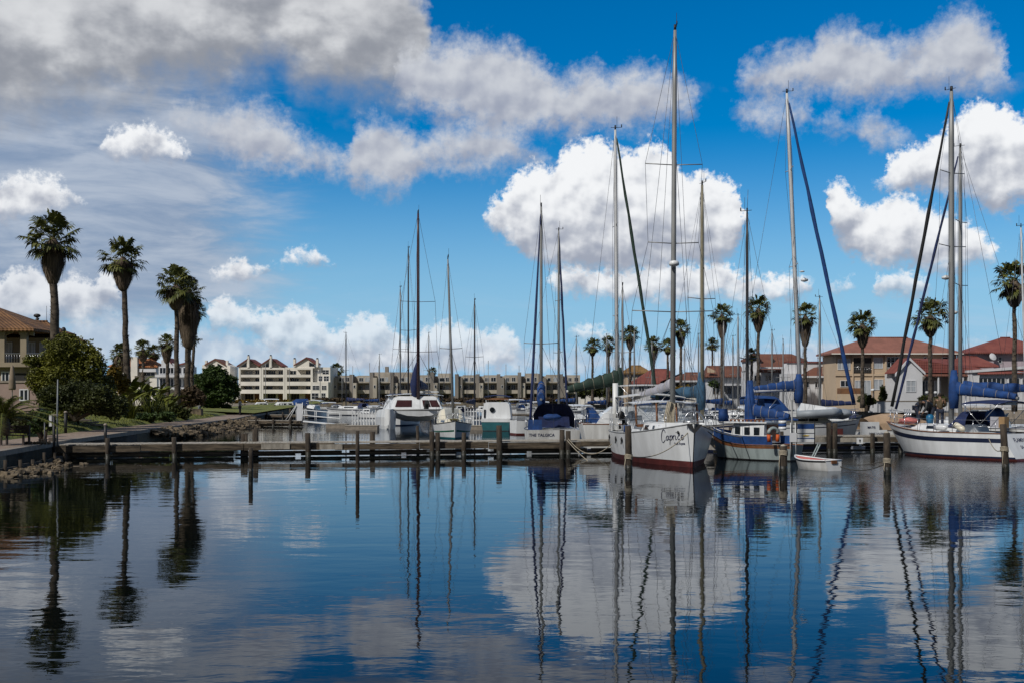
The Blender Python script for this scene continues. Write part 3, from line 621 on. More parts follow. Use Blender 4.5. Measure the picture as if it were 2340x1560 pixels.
for a in (2264, 2290, 2318, 2342): h.box('post', M_whitew, a, a + 2, 909, None, .09, .2)
# lamps on the right quay
def lamp(label, px, top, d, globe, z0=1.45):
    o = thing('street_lamp', label, 'lamp', (WX(px, d), d, z0), 0, 'quay lamps'); hh = WZ(top, d) - z0
    MB().tube([(0, 0, 0), (0, 0, hh - .3)], .05, 7).build('pole', M_wire, o)
    if globe: MB().ell((0, 0, hh - .1), (.22, .22, .22)).build('globe', M_white, o); MB().lathe((0, 0, hh + .1), [(.2, 0), (.1, .08), (.02, .12)], 9).build('cap', M_black, o)
    else: MB().lathe((0, 0, hh - .32), [(.30, 0), (.32, .06), (.22, .22), (.02, .28)], 12).build('lamp_head', M_white, o)
lamp('quay lamp with flat white mushroom head by the garden wall', 1995, 886, 141, False); lamp('globe lamp behind the bending person', 2118, 894, 141, True); lamp('globe lamp beside the standing person', 2138, 894, 141, True)
# ------------------------------------------------------------------ plants
def leafmat(name, c1, c2, rough=.55, scale=.9):
    if name in MATS: return MATS[name]
    m, b = newmat(name)
    g_ = TREE[0].nodes.new('ShaderNodeNewGeometry'); t = TREE[0].nodes.new('ShaderNodeTexCoord')
    n1 = noi(E(t.outputs['Object']), scale, 3.0)
    f = mth('ADD', sstep(n1, .3, .7) * .6, E(g_.outputs['Random Per Island']) * .4)
    put(b, 'Base Color', mixc(f, c1 + (1,), c2 + (1,)))
    b.inputs['Roughness'].default_value = rough; b.inputs['Specular IOR Level'].default_value = .25
    return m
L_palm = leafmat('palm_leaf', (.026, .040, .011), (.15, .15, .034), scale=2.0)
L_dead = leafmat('dead_frond', (.055, .041, .031), (.18, .14, .10), .9, 3.0)
L_bush = leafmat('olive_leaf', (.032, .042, .008), (.20, .20, .026), scale=.6)
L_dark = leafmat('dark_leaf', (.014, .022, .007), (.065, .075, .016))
L_mid = leafmat('mid_leaf', (.020, .040, .010), (.060, .095, .022))
L_strel = leafmat('paddle_leaf', (.035, .055, .009), (.18, .19, .028), scale=.5)
L_gold = leafmat('golden_leaf', (.09, .06, .010), (.22, .15, .020))
L_brown = leafmat('brown_sprays', (.040, .028, .017), (.12, .085, .050), .8)
M_trunk = mat('palm_trunk', (.055, .042, .032), .95, .45, 1.5, bump=.9, bscale=7, stretch=(1, 1, 2.4), col2=(.12, .095, .07))
M_bark = mat('bark', (.06, .045, .03), .95, .3, 3.0, bump=.6)

def fan_crown(seed, nleaf=34):
    r = random.Random(seed); m = MB(); pet = []
    for i in range(nleaf):
        q = (i + .5) / nleaf; el_ = R(lerp(80, -42, q ** .9)) + r.uniform(-.2, .2); a = i * 2.39996 + r.uniform(-.45, .45)
        d = Vector((math.cos(a) * math.cos(el_), math.sin(a) * math.cos(el_), math.sin(el_)))
        pl = r.uniform(.40, .70) * (1 if el_ > -.3 else .8); fr = r.uniform(.33, .46)
        hub = d * pl + Vector((0, 0, -.06 * (1 - math.sin(el_))))
        side = d.cross(Vector((0, 0, 1))); side = side.normalized() if side.length > .05 else Vector((1, 0, 0))
        tw = r.uniform(-.7, .7); nrm = side.cross(d).normalized(); side = (side * math.cos(tw) + nrm * math.sin(tw)).normalized()
        w0 = side * .016
        m.add([Vector((0, 0, -.02)) - w0, Vector((0, 0, -.02)) + w0, hub + w0 * .6, hub - w0 * .6], [(0, 1, 2, 3)])
        ns = 13
        for k in range(ns):
            b = R(lerp(-112, 112, k / (ns - 1))) + r.uniform(-.06, .06)
            dr = (d * math.cos(b) + side * math.sin(b)).normalized(); L = fr * (.62 + .38 * math.cos(b * .8)) * r.uniform(.85, 1.12)
            cr = dr.cross(nrm).normalized() * L * .11
            p1 = hub + dr * L * .62 + Vector((0, 0, -.05 * L)); p2 = hub + dr * L * .95 + Vector((0, 0, -L * r.uniform(.18, .5)))
            m.add([hub, p1 - cr, p1 + cr, p2], [(0, 1, 2), (1, 3, 2)])
    return m
def skirt_mesh(seed):
    """dead fronds hanging round the stem; unit height 1 (top at 0), unit radius 1"""
    r = random.Random(seed); m = MB()
    for i in range(300):
        a = r.uniform(0, 2 * math.pi); q = r.random() ** .8; z0 = lerp(.04, -.62, q); z1 = max(-1.02, z0 - r.uniform(.28, .46))
        ra = interp(-z0, [(0, .35), (.2, .80), (.45, .92), (.62, .74)]) * r.uniform(.82, 1.05); rb = interp(-z1, [(0, .3), (.3, 1.0), (.6, .86), (.85, .6), (1.03, .38)]) * r.uniform(.8, 1.12)
        w_ = r.uniform(.05, .12); ca, sa = math.cos(a), math.sin(a); ca2, sa2 = math.cos(a + w_ * .7), math.sin(a + w_ * .7); ca3, sa3 = math.cos(a - w_ * .7), math.sin(a - w_ * .7)
        m.add([(ca * ra, sa * ra, z0), (ca2 * rb, sa2 * rb, lerp(z0, z1, .55)), (ca * rb * .96, sa * rb * .96, z1), (ca3 * rb, sa3 * rb, lerp(z0, z1, .5))], [(0, 1, 2, 3)])
    m.lathe((0, 0, 0), [(.1, -1.0), (.36, -.93), (.62, -.72), (.78, -.42), (.6, -.16), (.15, .05)], 12)
    return m
CROWNS = [fan_crown(11, 46).build('crown', L_palm), fan_crown(23, 37).build('crown', L_palm), fan_crown(37, 50).build('crown', L_palm)]
SKIRTS = [skirt_mesh(3).build('dead_fronds', L_dead), skirt_mesh(8).build('dead_fronds', L_dead)]
CM, SM_ = [o.data for o in CROWNS], [o.data for o in SKIRTS]
for o in CROWNS + SKIRTS: bpy.data.objects.remove(o)
pn = [0]
def palm(label, px, top, sk, wid, d, bpx=None, z0=1.45, thick=.28, group=None, skr=.24, lean=0.0):
    i = pn[0]; pn[0] += 1; r = random.Random(i + 50)
    s = wid / 2 / F * d * 1.22; cz = WZ(top, d) - s * .80; x = WX(px, d); bx = WX(bpx if bpx else px, d)
    o = thing('palm_tree', label, 'palm tree', (bx, d, z0), 0, group)
    h = cz - z0; pts = []; rad = []
    nseg = 12
    for k in range(nseg + 1):
        t = k / nseg; pts.append((lerp(0, x - bx, t ** 1.4) + r.uniform(-.05, .05), r.uniform(-.05, .05), h * t)); rad.append(thick * lerp(1.22, .66, t ** .7) * r.uniform(.9, 1.1))
    m = MB().tube(pts, rad, 9)
    for k in range(int(90 + h * 12)):                       # stubs of old leaf bases
        t = r.random(); a = r.uniform(0, 6.28); q = Vector((lerp(0, x - bx, t ** 1.4), 0, h * t)); rr_ = thick * lerp(1.22, .66, t ** .7)
        dd = Vector((math.cos(a), math.sin(a), 0)); sd = Vector((-dd.y, dd.x, 0)) * .06
        m.add([q + dd * rr_ * .8 - sd, q + dd * rr_ * .8 + sd, q + dd * (rr_ + r.uniform(.05, .17)) + Vector((0, 0, r.uniform(.05, .22)))], [(0, 1, 2)])
    m.build('trunk', M_trunk, o)
    c = bpy.data.objects.new('crown', CM[i % 3]); S.collection.objects.link(c); c.parent = o; c.location = (x - bx, 0, h); c.rotation_euler = (lean * .5, lean, r.uniform(0, 6)); c.scale = (s, s, s * r.uniform(.9, 1.0))
    k = bpy.data.objects.new('dead_fronds', SM_[i % 2]); S.collection.objects.link(k); k.parent = o; k.location = (x - bx, 0, h + .02)
    k.rotation_euler = (0, 0, r.uniform(0, 6)); hs_ = max(.2, cz - WZ(sk, d)); k.scale = (2 * s * skr * .84, 2 * s * skr * .84, hs_)
    return o
PL, PB, PR = 'palms along the left path', 'far palms behind the left bank', 'palms among the houses on the right'
palm('tall fan palm beside the tiled villa, tallest on the left bank', 121, 486, 655, 128, 76, 126, 1.9, .31, PL)
palm('slender fan palm rising alone between the villa palm and the palm cluster', 281, 540, 668, 106, 93, 291, 1.9, .26, PL, .25)
palm('fan palm at the front of the tight palm cluster over the left path', 402, 610, 712, 92, 115, 405, 1.7, .27, PL, .28)
palm('fan palm with very long dead skirt, middle of the tight palm cluster', 430, 632, 800, 74, 119, 428, 1.7, .27, PL, .40)
palm('small fan palm leaning out at the right of the tight palm cluster', 448, 684, 752, 52, 122, 436, 1.7, .20, PL, .2, .35)
palm('short bushy fan palm behind the slender palm trunk', 277, 784, 850, 52, 170, None, 1.4, .3, PB, .4)
palm('far fan palm just right of the slender palm trunk', 327, 776, 828, 44, 190, None, 1.4, .3, PB, .3)
palm('far fan palm left of the white balcony house', 351, 786, 830, 40, 195, None, 1.4, .3, PB, .3)
palm('far fan palm before the white balcony house', 381, 764, 832, 42, 165, 384, 1.4, .3, PB, .32)
palm('low fan palm showing between the cluster trunks', 434, 752, 800, 46, 160, 430, 1.4, .3, PB, .3)
palm('far fan palm above the flat roofs at the end of the gabled apartments', 770, 828, 862, 36, 345, None, 1.4, .35, PB, .3)
palm('tiny palm crown peeping over the brown townhouse roofs', 988, 838, 862, 24, 345, None, 1.4, .3, PB, .3)
for a in [('slim palm nearest the brown townhouses, left of a matching palm', 1354, 771, 815, 42, 190), ('slim palm second from the brown townhouses', 1391, 766, 815, 42, 190),
          ('tall palm behind the green furled sail', 1440, 743, 802, 46, 172), ('palm with thick skirt left of the big ketch mast', 1494, 767, 826, 46, 170),
          ('palm half hidden behind the big ketch mast', 1526, 772, 812, 40, 190), ('palm rising just right of the big ketch mast', 1556, 729, 794, 48, 170),
          ('tall palm over the brown pitched roof, left of the dark wooden mast', 1650, 693, 776, 56, 160), ('small far palm between the tan mast and a tall palm', 1628, 770, 802, 36, 205),
          ('tall palm straight behind the dark wooden mast', 1733, 676, 762, 62, 150), ('short palm by the dark brown gabled house', 1718, 794, 826, 36, 165),
          ('palm behind the white leaning mast', 1840, 692, 795, 64, 140), ('full round palm before the beige house', 1971, 708, 797, 70, 138),
          ('palm standing before the white cottage roof', 2126, 682, 772, 84, 126), ('large palm at the right edge beside the thin white mast', 2318, 592, 705, 104, 108)]:
    palm(*a[:6], None, 1.45, .24, PR)

def foliage(clumps, n, ls, r, shell=.55, flat=1.0):
    """leaf-sized faces spread through clumps (x, y, z, rx, ry, rz)"""
    m = MB(); ws = [c[3] * c[4] + c[3] * c[5] for c in clumps]
    for _ in range(n):
        c = r.choices(clumps, ws)[0]
        d = Vector((r.gauss(0, 1), r.gauss(0, 1), r.gauss(0, 1))).normalized(); q = shell + (1 - shell) * r.random() ** .6
        q *= .82 + .5 * mnoise.noise(Vector((d.x * 2.1 + c[0], d.y * 2.1 + c[1], d.z * 2.1)))
        p = Vector((c[0] + d.x * c[3] * q, c[1] + d.y * c[4] * q, c[2] + d.z * c[5] * q))
        a = Vector((r.gauss(0, 1), r.gauss(0, 1), r.gauss(0, .6) - .15)).normalized(); b = a.orthogonal().normalized()
        b.rotate(Matrix.Rotation(r.uniform(0, 6.28), 3, a)); L = ls * r.uniform(.6, 1.35)
        m.add([p - a * L, p + b * L * .42, p + a * L, p - b * L * .42], [(0, 1, 2, 3)])
    return m
def limbs(clumps, base, r, rad):
    m = MB()
    for c in clumps[:9]:
        e = Vector(c[:3]); b = Vector(base); mid = b.lerp(e, .5) + Vector((r.uniform(-.2, .2), r.uniform(-.2, .2), .15))
        m.tube([b, mid, e], [rad, rad * .6, rad * .2], 6)
    return m
def shrub(name, label, cat, px, py0, d, spec, n, ls, lm, seed, z0=None, trunk=.12, group=None, shell=.45):
    """spec: clumps in photo pixels (px, py, rx, ry)"""
    r = random.Random(seed); z = WZ(py0, d) if z0 is None else z0; x0 = WX(px, d); k = d / F
    o = thing(name, label, cat, (x0, d, z), 0, group)
    cl = [(WX(a, d) - x0, r.uniform(-.35, .35) * rx * k, WZ(b, d) - z, rx * k, rx * k * .9, ry * k) for a, b, rx, ry in spec]
    limbs(cl, (0, 0, -.3), r, trunk).build('trunk' if 'tree' in name else 'stem', M_bark, o)
    foliage(cl, n, ls, r, shell).build('crown' if 'tree' in name else 'foliage', lm, o)
    return o
shrub('leafy_tree', 'broad bushy olive green tree before the tiled villa', 'tree', 160, 950, 72,
      [(150, 800, 55, 38), (110, 835, 45, 34), (190, 810, 45, 36), (215, 840, 38, 40), (95, 870, 40, 40), (160, 860, 70, 55), (220, 890, 45, 50), (130, 905, 60, 40), (185, 915, 65, 42), (75, 825, 22, 16), (240, 905, 30, 45), (150, 775, 28, 16)], 56000, .088, L_bush, 1, 1.7)
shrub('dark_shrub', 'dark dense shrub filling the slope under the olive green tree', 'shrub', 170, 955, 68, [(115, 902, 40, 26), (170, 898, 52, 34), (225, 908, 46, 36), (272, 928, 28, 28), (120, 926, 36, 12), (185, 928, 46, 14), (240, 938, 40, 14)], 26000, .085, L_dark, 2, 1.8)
shrub('golden_shrub', 'golden brown leafed shrub between the bushy tree and the banana-like plants', 'shrub', 268, 915, 80, [(262, 855, 20, 24), (278, 875, 18, 26)], 1700, .17, L_gold, 3, 1.9)
shrub('round_tree', 'dense dome-shaped dark green tree beside the gabled apartments', 'tree', 488, 925, 150, [(488, 872, 50, 36), (455, 888, 30, 30), (520, 882, 30, 32), (490, 850, 30, 18), (505, 903, 40, 24), (465, 905, 30, 22), (535, 892, 14, 20)], 24000, .20, L_mid, 4, 1.4, .3)
shrub('brown_shrub', 'feathery brown shrub below the palm cluster', 'shrub', 425, 925, 118, [(405, 915, 22, 24), (432, 898, 26, 18), (450, 908, 22, 22), (418, 928, 24, 18)], 3400, .24, L_brown, 5, 1.5)
shrub('hedge_shrub', 'dark clipped shrub along the path, left of the brown feathery shrub', 'shrub', 372, 965, 100, [(335, 938, 26, 20), (365, 932, 28, 26), (395, 938, 26, 22), (420, 945, 20, 16), (305, 948, 22, 14)], 6000, .17, L_dark, 6, 1.2)
shrub('low_shrub', 'low rounded green shrub beside the lamp pole', 'shrub', 100, 992, 56, [(100, 957, 24, 22), (85, 972, 20, 18), (118, 970, 12, 16)], 3200, .10, L_mid, 7, .95)
shrub('low_shrub', 'small green shrub at the far bend of the path', 'shrub', 500, 935, 150, [(490, 926, 18, 8), (515, 928, 16, 8), (470, 920, 16, 12)], 1500, .2, L_mid, 8, 1.3)
shrub('hedge', 'dark hedge below the red roofs right of the brown townhouses', 'hedge', 1375, 912, 225, [(1330, 896, 16, 14), (1360, 890, 22, 18), (1392, 893, 22, 16), (1415, 898, 16, 12)], 5000, .34, L_dark, 9, 1.4)
shrub('conifer_shrub', 'small dark conical shrub on the garden wall by the white cottage', 'shrub', 2018, 915, 146, [(2018, 905, 10, 16), (2017, 890, 6, 12)], 1500, .18, L_dark, 10, 1.4)
shrub('rounded_shrub', 'round green bush at the foot of the full round palm', 'shrub', 1984, 926, 140, [(1978, 912, 18, 14), (1992, 916, 12, 10)], 1800, .16, L_dark, 11, 1.4)
shrub('clipped_shrub', 'dark bush beneath the cottage windows behind the people', 'shrub', 2140, 925, 140, [(2115, 912, 18, 12), (2150, 912, 16, 12)], 1800, .17, L_dark, 12, 1.4)
shrub('yellow_shrub', 'yellow green shrub behind the big ketch cabin', 'shrub', 1556, 905, 165, [(1552, 892, 12, 14), (1570, 888, 8, 12)], 1200, .2, L_gold, 13, 1.4)
shrub('garden_shrub', 'green bush below the terraced house right of the tan mast', 'shrub', 1636, 890, 170, [(1630, 876, 14, 10), (1645, 880, 10, 8)], 1000, .2, L_mid, 14, 1.4)
shrub('clipped_hedge', 'long low yellow green hedge before the gabled apartments', 'hedge', 620, 925, 296, [(a, 917, 16, 6) for a in range(545, 720, 22)], 2600, .4, L_gold, 15, 1.4)
shrub('clipped_hedge', 'long dark hedge along the foot of the brown townhouses', 'hedge', 1000, 922, 298, [(a, 913, 22, 6) for a in range(740, 1330, 32)], 6000, .42, L_brown, 16, 1.4)

# strap-leaved clumps on the slope
def paddle_clump(label, px, d, z0, n, hgt, seed, spread=1.0):
    r = random.Random(seed); o = thing('strelitzia_plant', label, 'plant', (WX(px, d), d, z0), 0, 'banana-like plants on the left bank'); m = MB(); st = MB()
    for i in range(n):
        a = r.uniform(0, 6.28); out = r.uniform(.15, 1.0) * spread; h = hgt * r.uniform(.5, 1.0); L = r.uniform(.9, 1.5); wd = r.uniform(.16, .27)
        b = Vector((math.cos(a) * .3 * r.random(), math.sin(a) * .3 * r.random(), 0)); t = b + Vector((math.cos(a) * out * .7, math.sin(a) * out * .7, h * .72))
        st.tube([b, b.lerp(t, .5) + Vector((0, 0, .1)), t], [.035, .025, .015], 4)
        d0 = (Vector((math.cos(a), math.sin(a), r.uniform(.4, 1.6)))).normalized(); side = Vector((-math.sin(a), math.cos(a), r.uniform(-.4, .4))).normalized()
        rows = []
        for k in range(6):
            u = k / 5; p = t + d0 * L * u + Vector((math.cos(a) * .25, math.sin(a) * .25, -.5)) * L * u * u * .6; ww = wd * math.sin(math.pi * (.08 + .9 * u)) ** .7
            rows.append((p - side * ww + Vector((0, 0, ww * .35)), p, p + side * ww + Vector((0, 0, ww * .35))))
        vs = [q for w_ in rows for q in w_]; m.add(vs, [(3 * k + j, 3 * k + j + 1, 3 * k + 4 + j, 3 * k + 3 + j) for k in range(5) for j in range(2)], True)
    st.build('stem', L_strel, o); m.build('leaf_blades', L_strel, o)
paddle_clump('tall banana-like plant beside the golden shrub', 300, 84, 1.3, 34, 3.4, 1, 1.3)
paddle_clump('wide banana-like plant on the middle of the bank', 345, 92, 1.2, 40, 3.3, 2, 1.7)
paddle_clump('low banana-like plant next to the feathery brown shrub', 383, 96, 1.0, 30, 2.4, 3, 1.4)
paddle_clump('dark banana-like plant under the bushy olive tree', 262, 78, 1.3, 26, 2.0, 4, 1.3)
# feather palm at the left edge
def feather_palm(label, x, y, z0, n, L, seed):
    r = random.Random(seed); o = thing('date_palm', label, 'palm tree', (x, y, z0)); m = MB(); st = MB()
    for i in range(n):
        a = i * 2.4 + r.uniform(-.3, .3); e0 = R(lerp(80, 12, i / n)); d = Vector((math.cos(a), math.sin(a), 0)); pts = []
        for k in range(9):
            u = k / 8; pts.append(d * (L * u * math.cos(e0) * (1 + .25 * u)) + Vector((0, 0, .5 + L * u * math.sin(e0) * .85 - L * .62 * u * u * (1 - .3 * math.sin(e0)))))
        st.tube(pts, [.03 * (1 - k / 9) + .006 for k in range(9)], 4)
        for k in range(1, 48):
            u = k / 48 * 7.999; q = pts[int(u)].lerp(pts[int(u) + 1], u % 1); t = (pts[int(u) + 1] - pts[int(u)]).normalized(); s = t.cross(Vector((0, 0, 1))).normalized()
            for sg in (-1, 1):
                ll = .42 * math.sin(math.pi * (.12 + .85 * k / 48)) * r.uniform(.8, 1.1); tip = q + s * sg * ll * .8 + t * ll * .55 + Vector((0, 0, -.12 * r.random())); m.add([q - t * .018, q + t * .018, tip], [(0, 1, 2)])
    MB().lathe((0, 0, 0), [(.26, -.2), (.3, .3), (.2, .6)], 9).build('trunk', M_trunk, o); st.build('stem', L_strel, o); m.build('crown', L_palm, o)
shrub('ground_shrub', 'low mixed green shrubs along the path below the banana-like plants', 'shrub', 330, 968, 88, [(300, 956, 26, 10), (340, 952, 30, 12), (380, 950, 26, 12), (272, 958, 16, 8)], 3600, .13, L_mid, 21, .95)
shrub('leafy_shrub', 'dark leafy shrub under the date palm at the left edge', 'shrub', 55, 1000, 60, [(20, 960, 30, 26), (55, 965, 28, 24), (85, 955, 22, 22)], 4200, .12, L_dark, 22, 1.0)
feather_palm('feather-leaved date palm with arching fronds at the left edge of the path', WX(8, 50), 50, 1.45, 34, 2.6, 5)
# ------------------------------------------------------------------ piers, posts, floating docks
def pier(label, p0, p1, z, width, piles, beams=True, gap=0.0, fas=.30, name='timber_pier', planks=(), boards=()):
    """p0, p1: (x, y) of the front edge; piles: (t along, height over deck, back?)"""
    a, b = Vector((*p0, 0)), Vector((*p1, 0)); L = (b - a).length; rz = math.atan2(b.y - a.y, b.x - a.x)
    o = thing(name, label, 'pier', (a.x, a.y, 0), rz); r = random.Random(int(L * 100))
    m = MB(); x = 0
    while x < L:
        w_ = r.uniform(.13, .17); m.box((x + w_ / 2, width / 2 + r.uniform(-.03, .03), z - .025 + r.uniform(-.006, .006)), (w_ - .015, width + .1, .045)); x += w_
    m.build('deck', M_plank, o)
    x = 0; k = 0
    while x < L - .3:
        w_ = min(r.uniform(3.2, 5.5), L - x); m = MB().box((x + w_ / 2, -.10, z - .06 - fas / 2 + r.uniform(-.03, .03)), (w_ - .03, .09, fas * r.uniform(.88, 1.08))); m.build('fascia_board', M_wood, o); x += w_
    if beams:
        for zz, y0, th in ((z - fas - .17, .08, .13), (.09, .3, .12)):
            x = 0
            while x < L - .5:
                w_ = min(r.uniform(2.5, 6.5), L - x); MB().box((x + w_ / 2, y0, zz), (w_ * r.uniform(.9, 1.0), .12, th)).build('cross_beam', M_wood if zz > .2 else M_wetpile, o); x += w_
    for (px, w_, zz, hh) in planks: MB().box((px, -.17, zz), (w_, .05, hh)).build('patch_board', M_plank, o)
    for t, hh, rad, back in piles:
        rad *= .8
        y0 = (width + rad) if back else -(rad + .16); x = t
        m = MB().tube([(x, y0, -1.5), (x, y0, .35), (x + r.uniform(-.03, .03), y0, z + hh)], [rad, rad, rad * .94], 9, smooth=True); p = m.build('pile', M_pile, o)
        MB().tube([(x, y0, -1.4), (x, y0, .22)], rad * 1.04, 9).build('wet_band', M_wetpile, p)
    return o
PA, PB_ = (WX(104, 53.6), 53.6), (WX(1412, 59.0), 59.0)
dv = Vector((PB_[0] - PA[0], PB_[1] - PA[1])); PL_ = dv.length
def pt(px):                                              # distance along the pier where photo column px meets it
    lo, hi = 0, PL_ * 1.5
    for _ in range(40):
        mid = (lo + hi) / 2; q = Vector(PA) + dv.normalized() * mid
        if CX + F * q.x / q.y < px: lo = mid
        else: hi = mid
    return lo
pier('long weathered timber pier running out from the left path across the water', PA, PB_, .68, 1.7,
     [(pt(248), .30, .14, 0), (pt(400), .32, .15, 0), (pt(551), .40, .13, 1), (pt(560), .42, .11, 1), (pt(579), .62, .15, 1), (pt(584), .70, .13, 1), (pt(704), .48, .17, 0), (pt(857), .45, .17, 1), (pt(964), .75, .10, 1), (pt(986), .50, .16, 0), (pt(999), .46, .16, 0),
      (pt(1058), .45, .15, 0), (pt(1139), .80, .19, 0), (pt(1281), .55, .17, 0), (pt(1295), .50, .17, 0)],
     planks=[((pt(597) + pt(662)) / 2, pt(662) - pt(597), .50, .25), ((pt(730) + pt(782)) / 2, pt(782) - pt(730), .46, .26)])
q0 = (WX(1632, 58.5), 58.5); q1 = (WX(2110, 60.5), 60.5); D2v = Vector((q1[0] - q0[0], q1[1] - q0[1]))
pier('dark timber pier behind the red dinghy, carrying the white yacht moorings', q0, q1, .86, 1.8,
     [(.8, .5, .16, 0), (2.9, .3, .15, 0), (4.5, .2, .15, 1), (WX(1900, 59) - q0[0], .72, .18, 0), (WX(1913, 59) - q0[0], .68, .18, 0), (8.6, .15, .15, 0), (10.2, .2, .15, 0)],
     planks=[(WX(1860, 59) - q0[0], 1.6, .68, .26), (WX(1960, 59) - q0[0], 2.4, .66, .22)])
# life-ring style marker box on the right pier
o = thing('marker_plate', 'small white square marker with a dark mark on the right pier', 'sign', (WX(1982, 58.2), 59.5, .62))
MB().bx(-.16, .16, -.06, 0, -.16, .16).build('plate', M_white, o); m = MB(); m.ell((0, -.065, .03), (.05, .012, .05)); m.bx(-.025, .025, -.075, -.061, -.07, .0); m.build('mark', M_black, o)
def post(label, px, top, d, rad=.16, lean=0.0, rope=None, cap=False):
    o = thing('mooring_post', label, 'mooring post', (WX(px, d), d, 0), 0, 'mooring posts standing in the water'); z1 = WZ(top, d); r = random.Random(px); rad *= .88
    MB().tube([(0, 0, -2), (0, 0, .25), (lean * .5, 0, z1 * .55), (lean, 0, z1)], [rad, rad, rad * .97, rad * .9], 10).build('shaft', M_pile, o)
    MB().tube([(0, 0, -1.9), (0, 0, .16), (0, 0, .30)], [rad * 1.05, rad * 1.05, rad * 1.0], 10).build('wet_band', M_wetpile, o)
    if rope:
        m = MB()
        for k in range(4):
            zz = rope + k * .05; m.tube([(math.cos(a / 12 * 6.2832) * rad * 1.06 + lean * zz / z1, math.sin(a / 12 * 6.2832) * rad * 1.06, zz + .02 * math.sin(a)) for a in range(13)], .024, 5)
        m.tube([(-rad, -rad * .6, rope), (-rad * 1.3, -rad, rope * .5), (-rad * 1.1, -rad * 1.1, .12)], .018, 5); m.build('rope_lashing', M_rope, o)
    if cap: MB().lathe((lean, 0, z1 - .01), [(rad * .8, 0), (rad * .6, .05), (.02, .08)], 10).build('top', M_plank, o)
post('brown post standing before the hull of the big ketch', 1437, 972, 44.0, .155, -.03, .55)
post('lone tall post in open water before the pier, nearest the catamaran', 817, 983, 42.4, .085)
post('short dark post in open water left of the lone tall post', 573, 1022, 42.0, .095)
post('grey post between the blue cabin boat and the red dinghy', 1790, 1018, 43.6, .175, 0, .72, True)
post('grey weathered post with rope between the dinghy and the white sloop', 2028, 988, 43.0, .155, -.03, .45, True)
post('brown post in front of the white sloop stern at the right edge', 2298, 968, 45.0, .155, -.10, .8)
# things on the left bank
def onbank(px, d): return WX(px, d), d
def bollard(label, px, top, bot, d, rad=.09):
    x, y = onbank(px, d); z0 = WZ(bot, d); o = thing('path_bollard', label, 'bollard', (x, y, z0), 0, 'dark bollards on the left bank'); hh = WZ(top, d) - z0
    MB().tube([(0, 0, -.2), (0, 0, hh - .1)], rad, 9).build('shaft', M_black, o); MB().lathe((0, 0, hh - .11), [(rad * 1.15, 0), (rad * 1.2, .06), (rad * .5, .11)], 9).build('top', M_kerb, o)
bollard('bollard on the lawn nearest the lamp pole', 150, 938, 985, 65.8); bollard('bollard farther up the lawn beside the stepping stones', 178, 939, 962, 73.0)
bollard('bollard standing on the kerb at the pier root', 241, 966, 1006, 55.8, .075)
o = thing('lamp_pole', 'tall thin grey pole with a white box on a dark stake by the pier root', 'pole', (WX(131, 53.2), 53.2, .6)); hh = WZ(866, 53.2) - .6
MB().tube([(0, 0, 0), (0, 0, hh * .55), (.02, 0, hh)], [.045, .04, .028], 8).build('pole', mat('galvanised_pole', (.20, .22, .23), .5, .1), o); MB().tube([(-.14, -.05, -.8), (-.14, -.05, 1.45)], .07, 8).build('stake', M_black, o); MB().bx(-.34, -.22, -.12, .0, .95, 1.5).build('meter_box', M_white, o)
o = thing('pier_post', 'thick dark timber post with a thin rod at the shore end of the pier', 'post', (WX(98, 52.6), 52.6, 0))
MB().tube([(0, 0, -1), (0, 0, .98)], .19, 9).build('shaft', M_pile, o); MB().tube([(.12, -.1, .2), (.12, -.1, 1.75)], .028, 6).build('rod', M_wire, o)
o = thing('pier_post', 'stout dark post at the foot of the lamp pole', 'post', (WX(121, 53.9), 53.9, 0)); MB().tube([(0, 0, -1), (0, 0, 1.0)], .2, 9).build('shaft', M_pile, o)
o = thing('garden_bench', 'dark wooden bench on the path at the left edge', 'bench', (WX(34, 50.5), 50.5, .81), R(-6)); M_bw = mat('dark_bench_wood', (.055, .042, .036), .8, .3, 4, stretch=(1, 6, 6))
m = MB(); 
for k in range(4): m.bx(-.62, .62, -.28 + k * .13, -.18 + k * .13, .40, .44)
m.build('seat', M_bw, o); m = MB()
for k in range(3): m.box((-.05, .28 + k * .03, .54 + k * .13), (1.15, .035, .10))
m.build('backrest', M_bw, o)
for x in (-.52, .52): MB().bx(x - .04, x + .04, -.26, -.18, 0, .40).build('leg', M_bw, o); MB().bx(x - .04, x + .04, .22, .30, 0, .86).build('leg', M_bw, o)
for i, (a, b) in enumerate(((137, 955), (147, 959), (160, 962), (175, 966), (190, 970), (207, 973), (222, 976))):
    y = lerp(78.5, 73.8, i / 6); s_ = edge_x(y) - WX(a, y); z = zlawn(s_, y) + .07
    o = thing('stepping_stone', 'flat pale stepping stone set in the sloping lawn', 'stepping stone', (WX(a, y), y, z + .04), R(8 * i), 'stepping stones down the left lawn')
    MB().prism([(-.52, -.2), (-.3, -.3), (.4, -.26), (.55, 0), (.36, .28), (-.4, .24)], 'z', -.06, .05).build('slab', M_kerb, o)
y = 50.3; o = thing('stone_border', 'short row of pale stones edging the planting by the bench', 'stones', (WX(70, y), y + .6, .85)); m = MB()
for k in range(7): m.ell((-.45 + k * .17, .04 * math.sin(k), .02), (.10, .09, .07), 7, 5, .5, k)
m.build('stones', M_rock, o)
y = 112; o = thing('stone_cairn', 'squat wire basket of stones where the path bends', 'stone basket', (WX(449, y), y, 1.0)); MB().box((0, 0, .3), (1.1, .8, .75)).build('basket', M_rock, o)

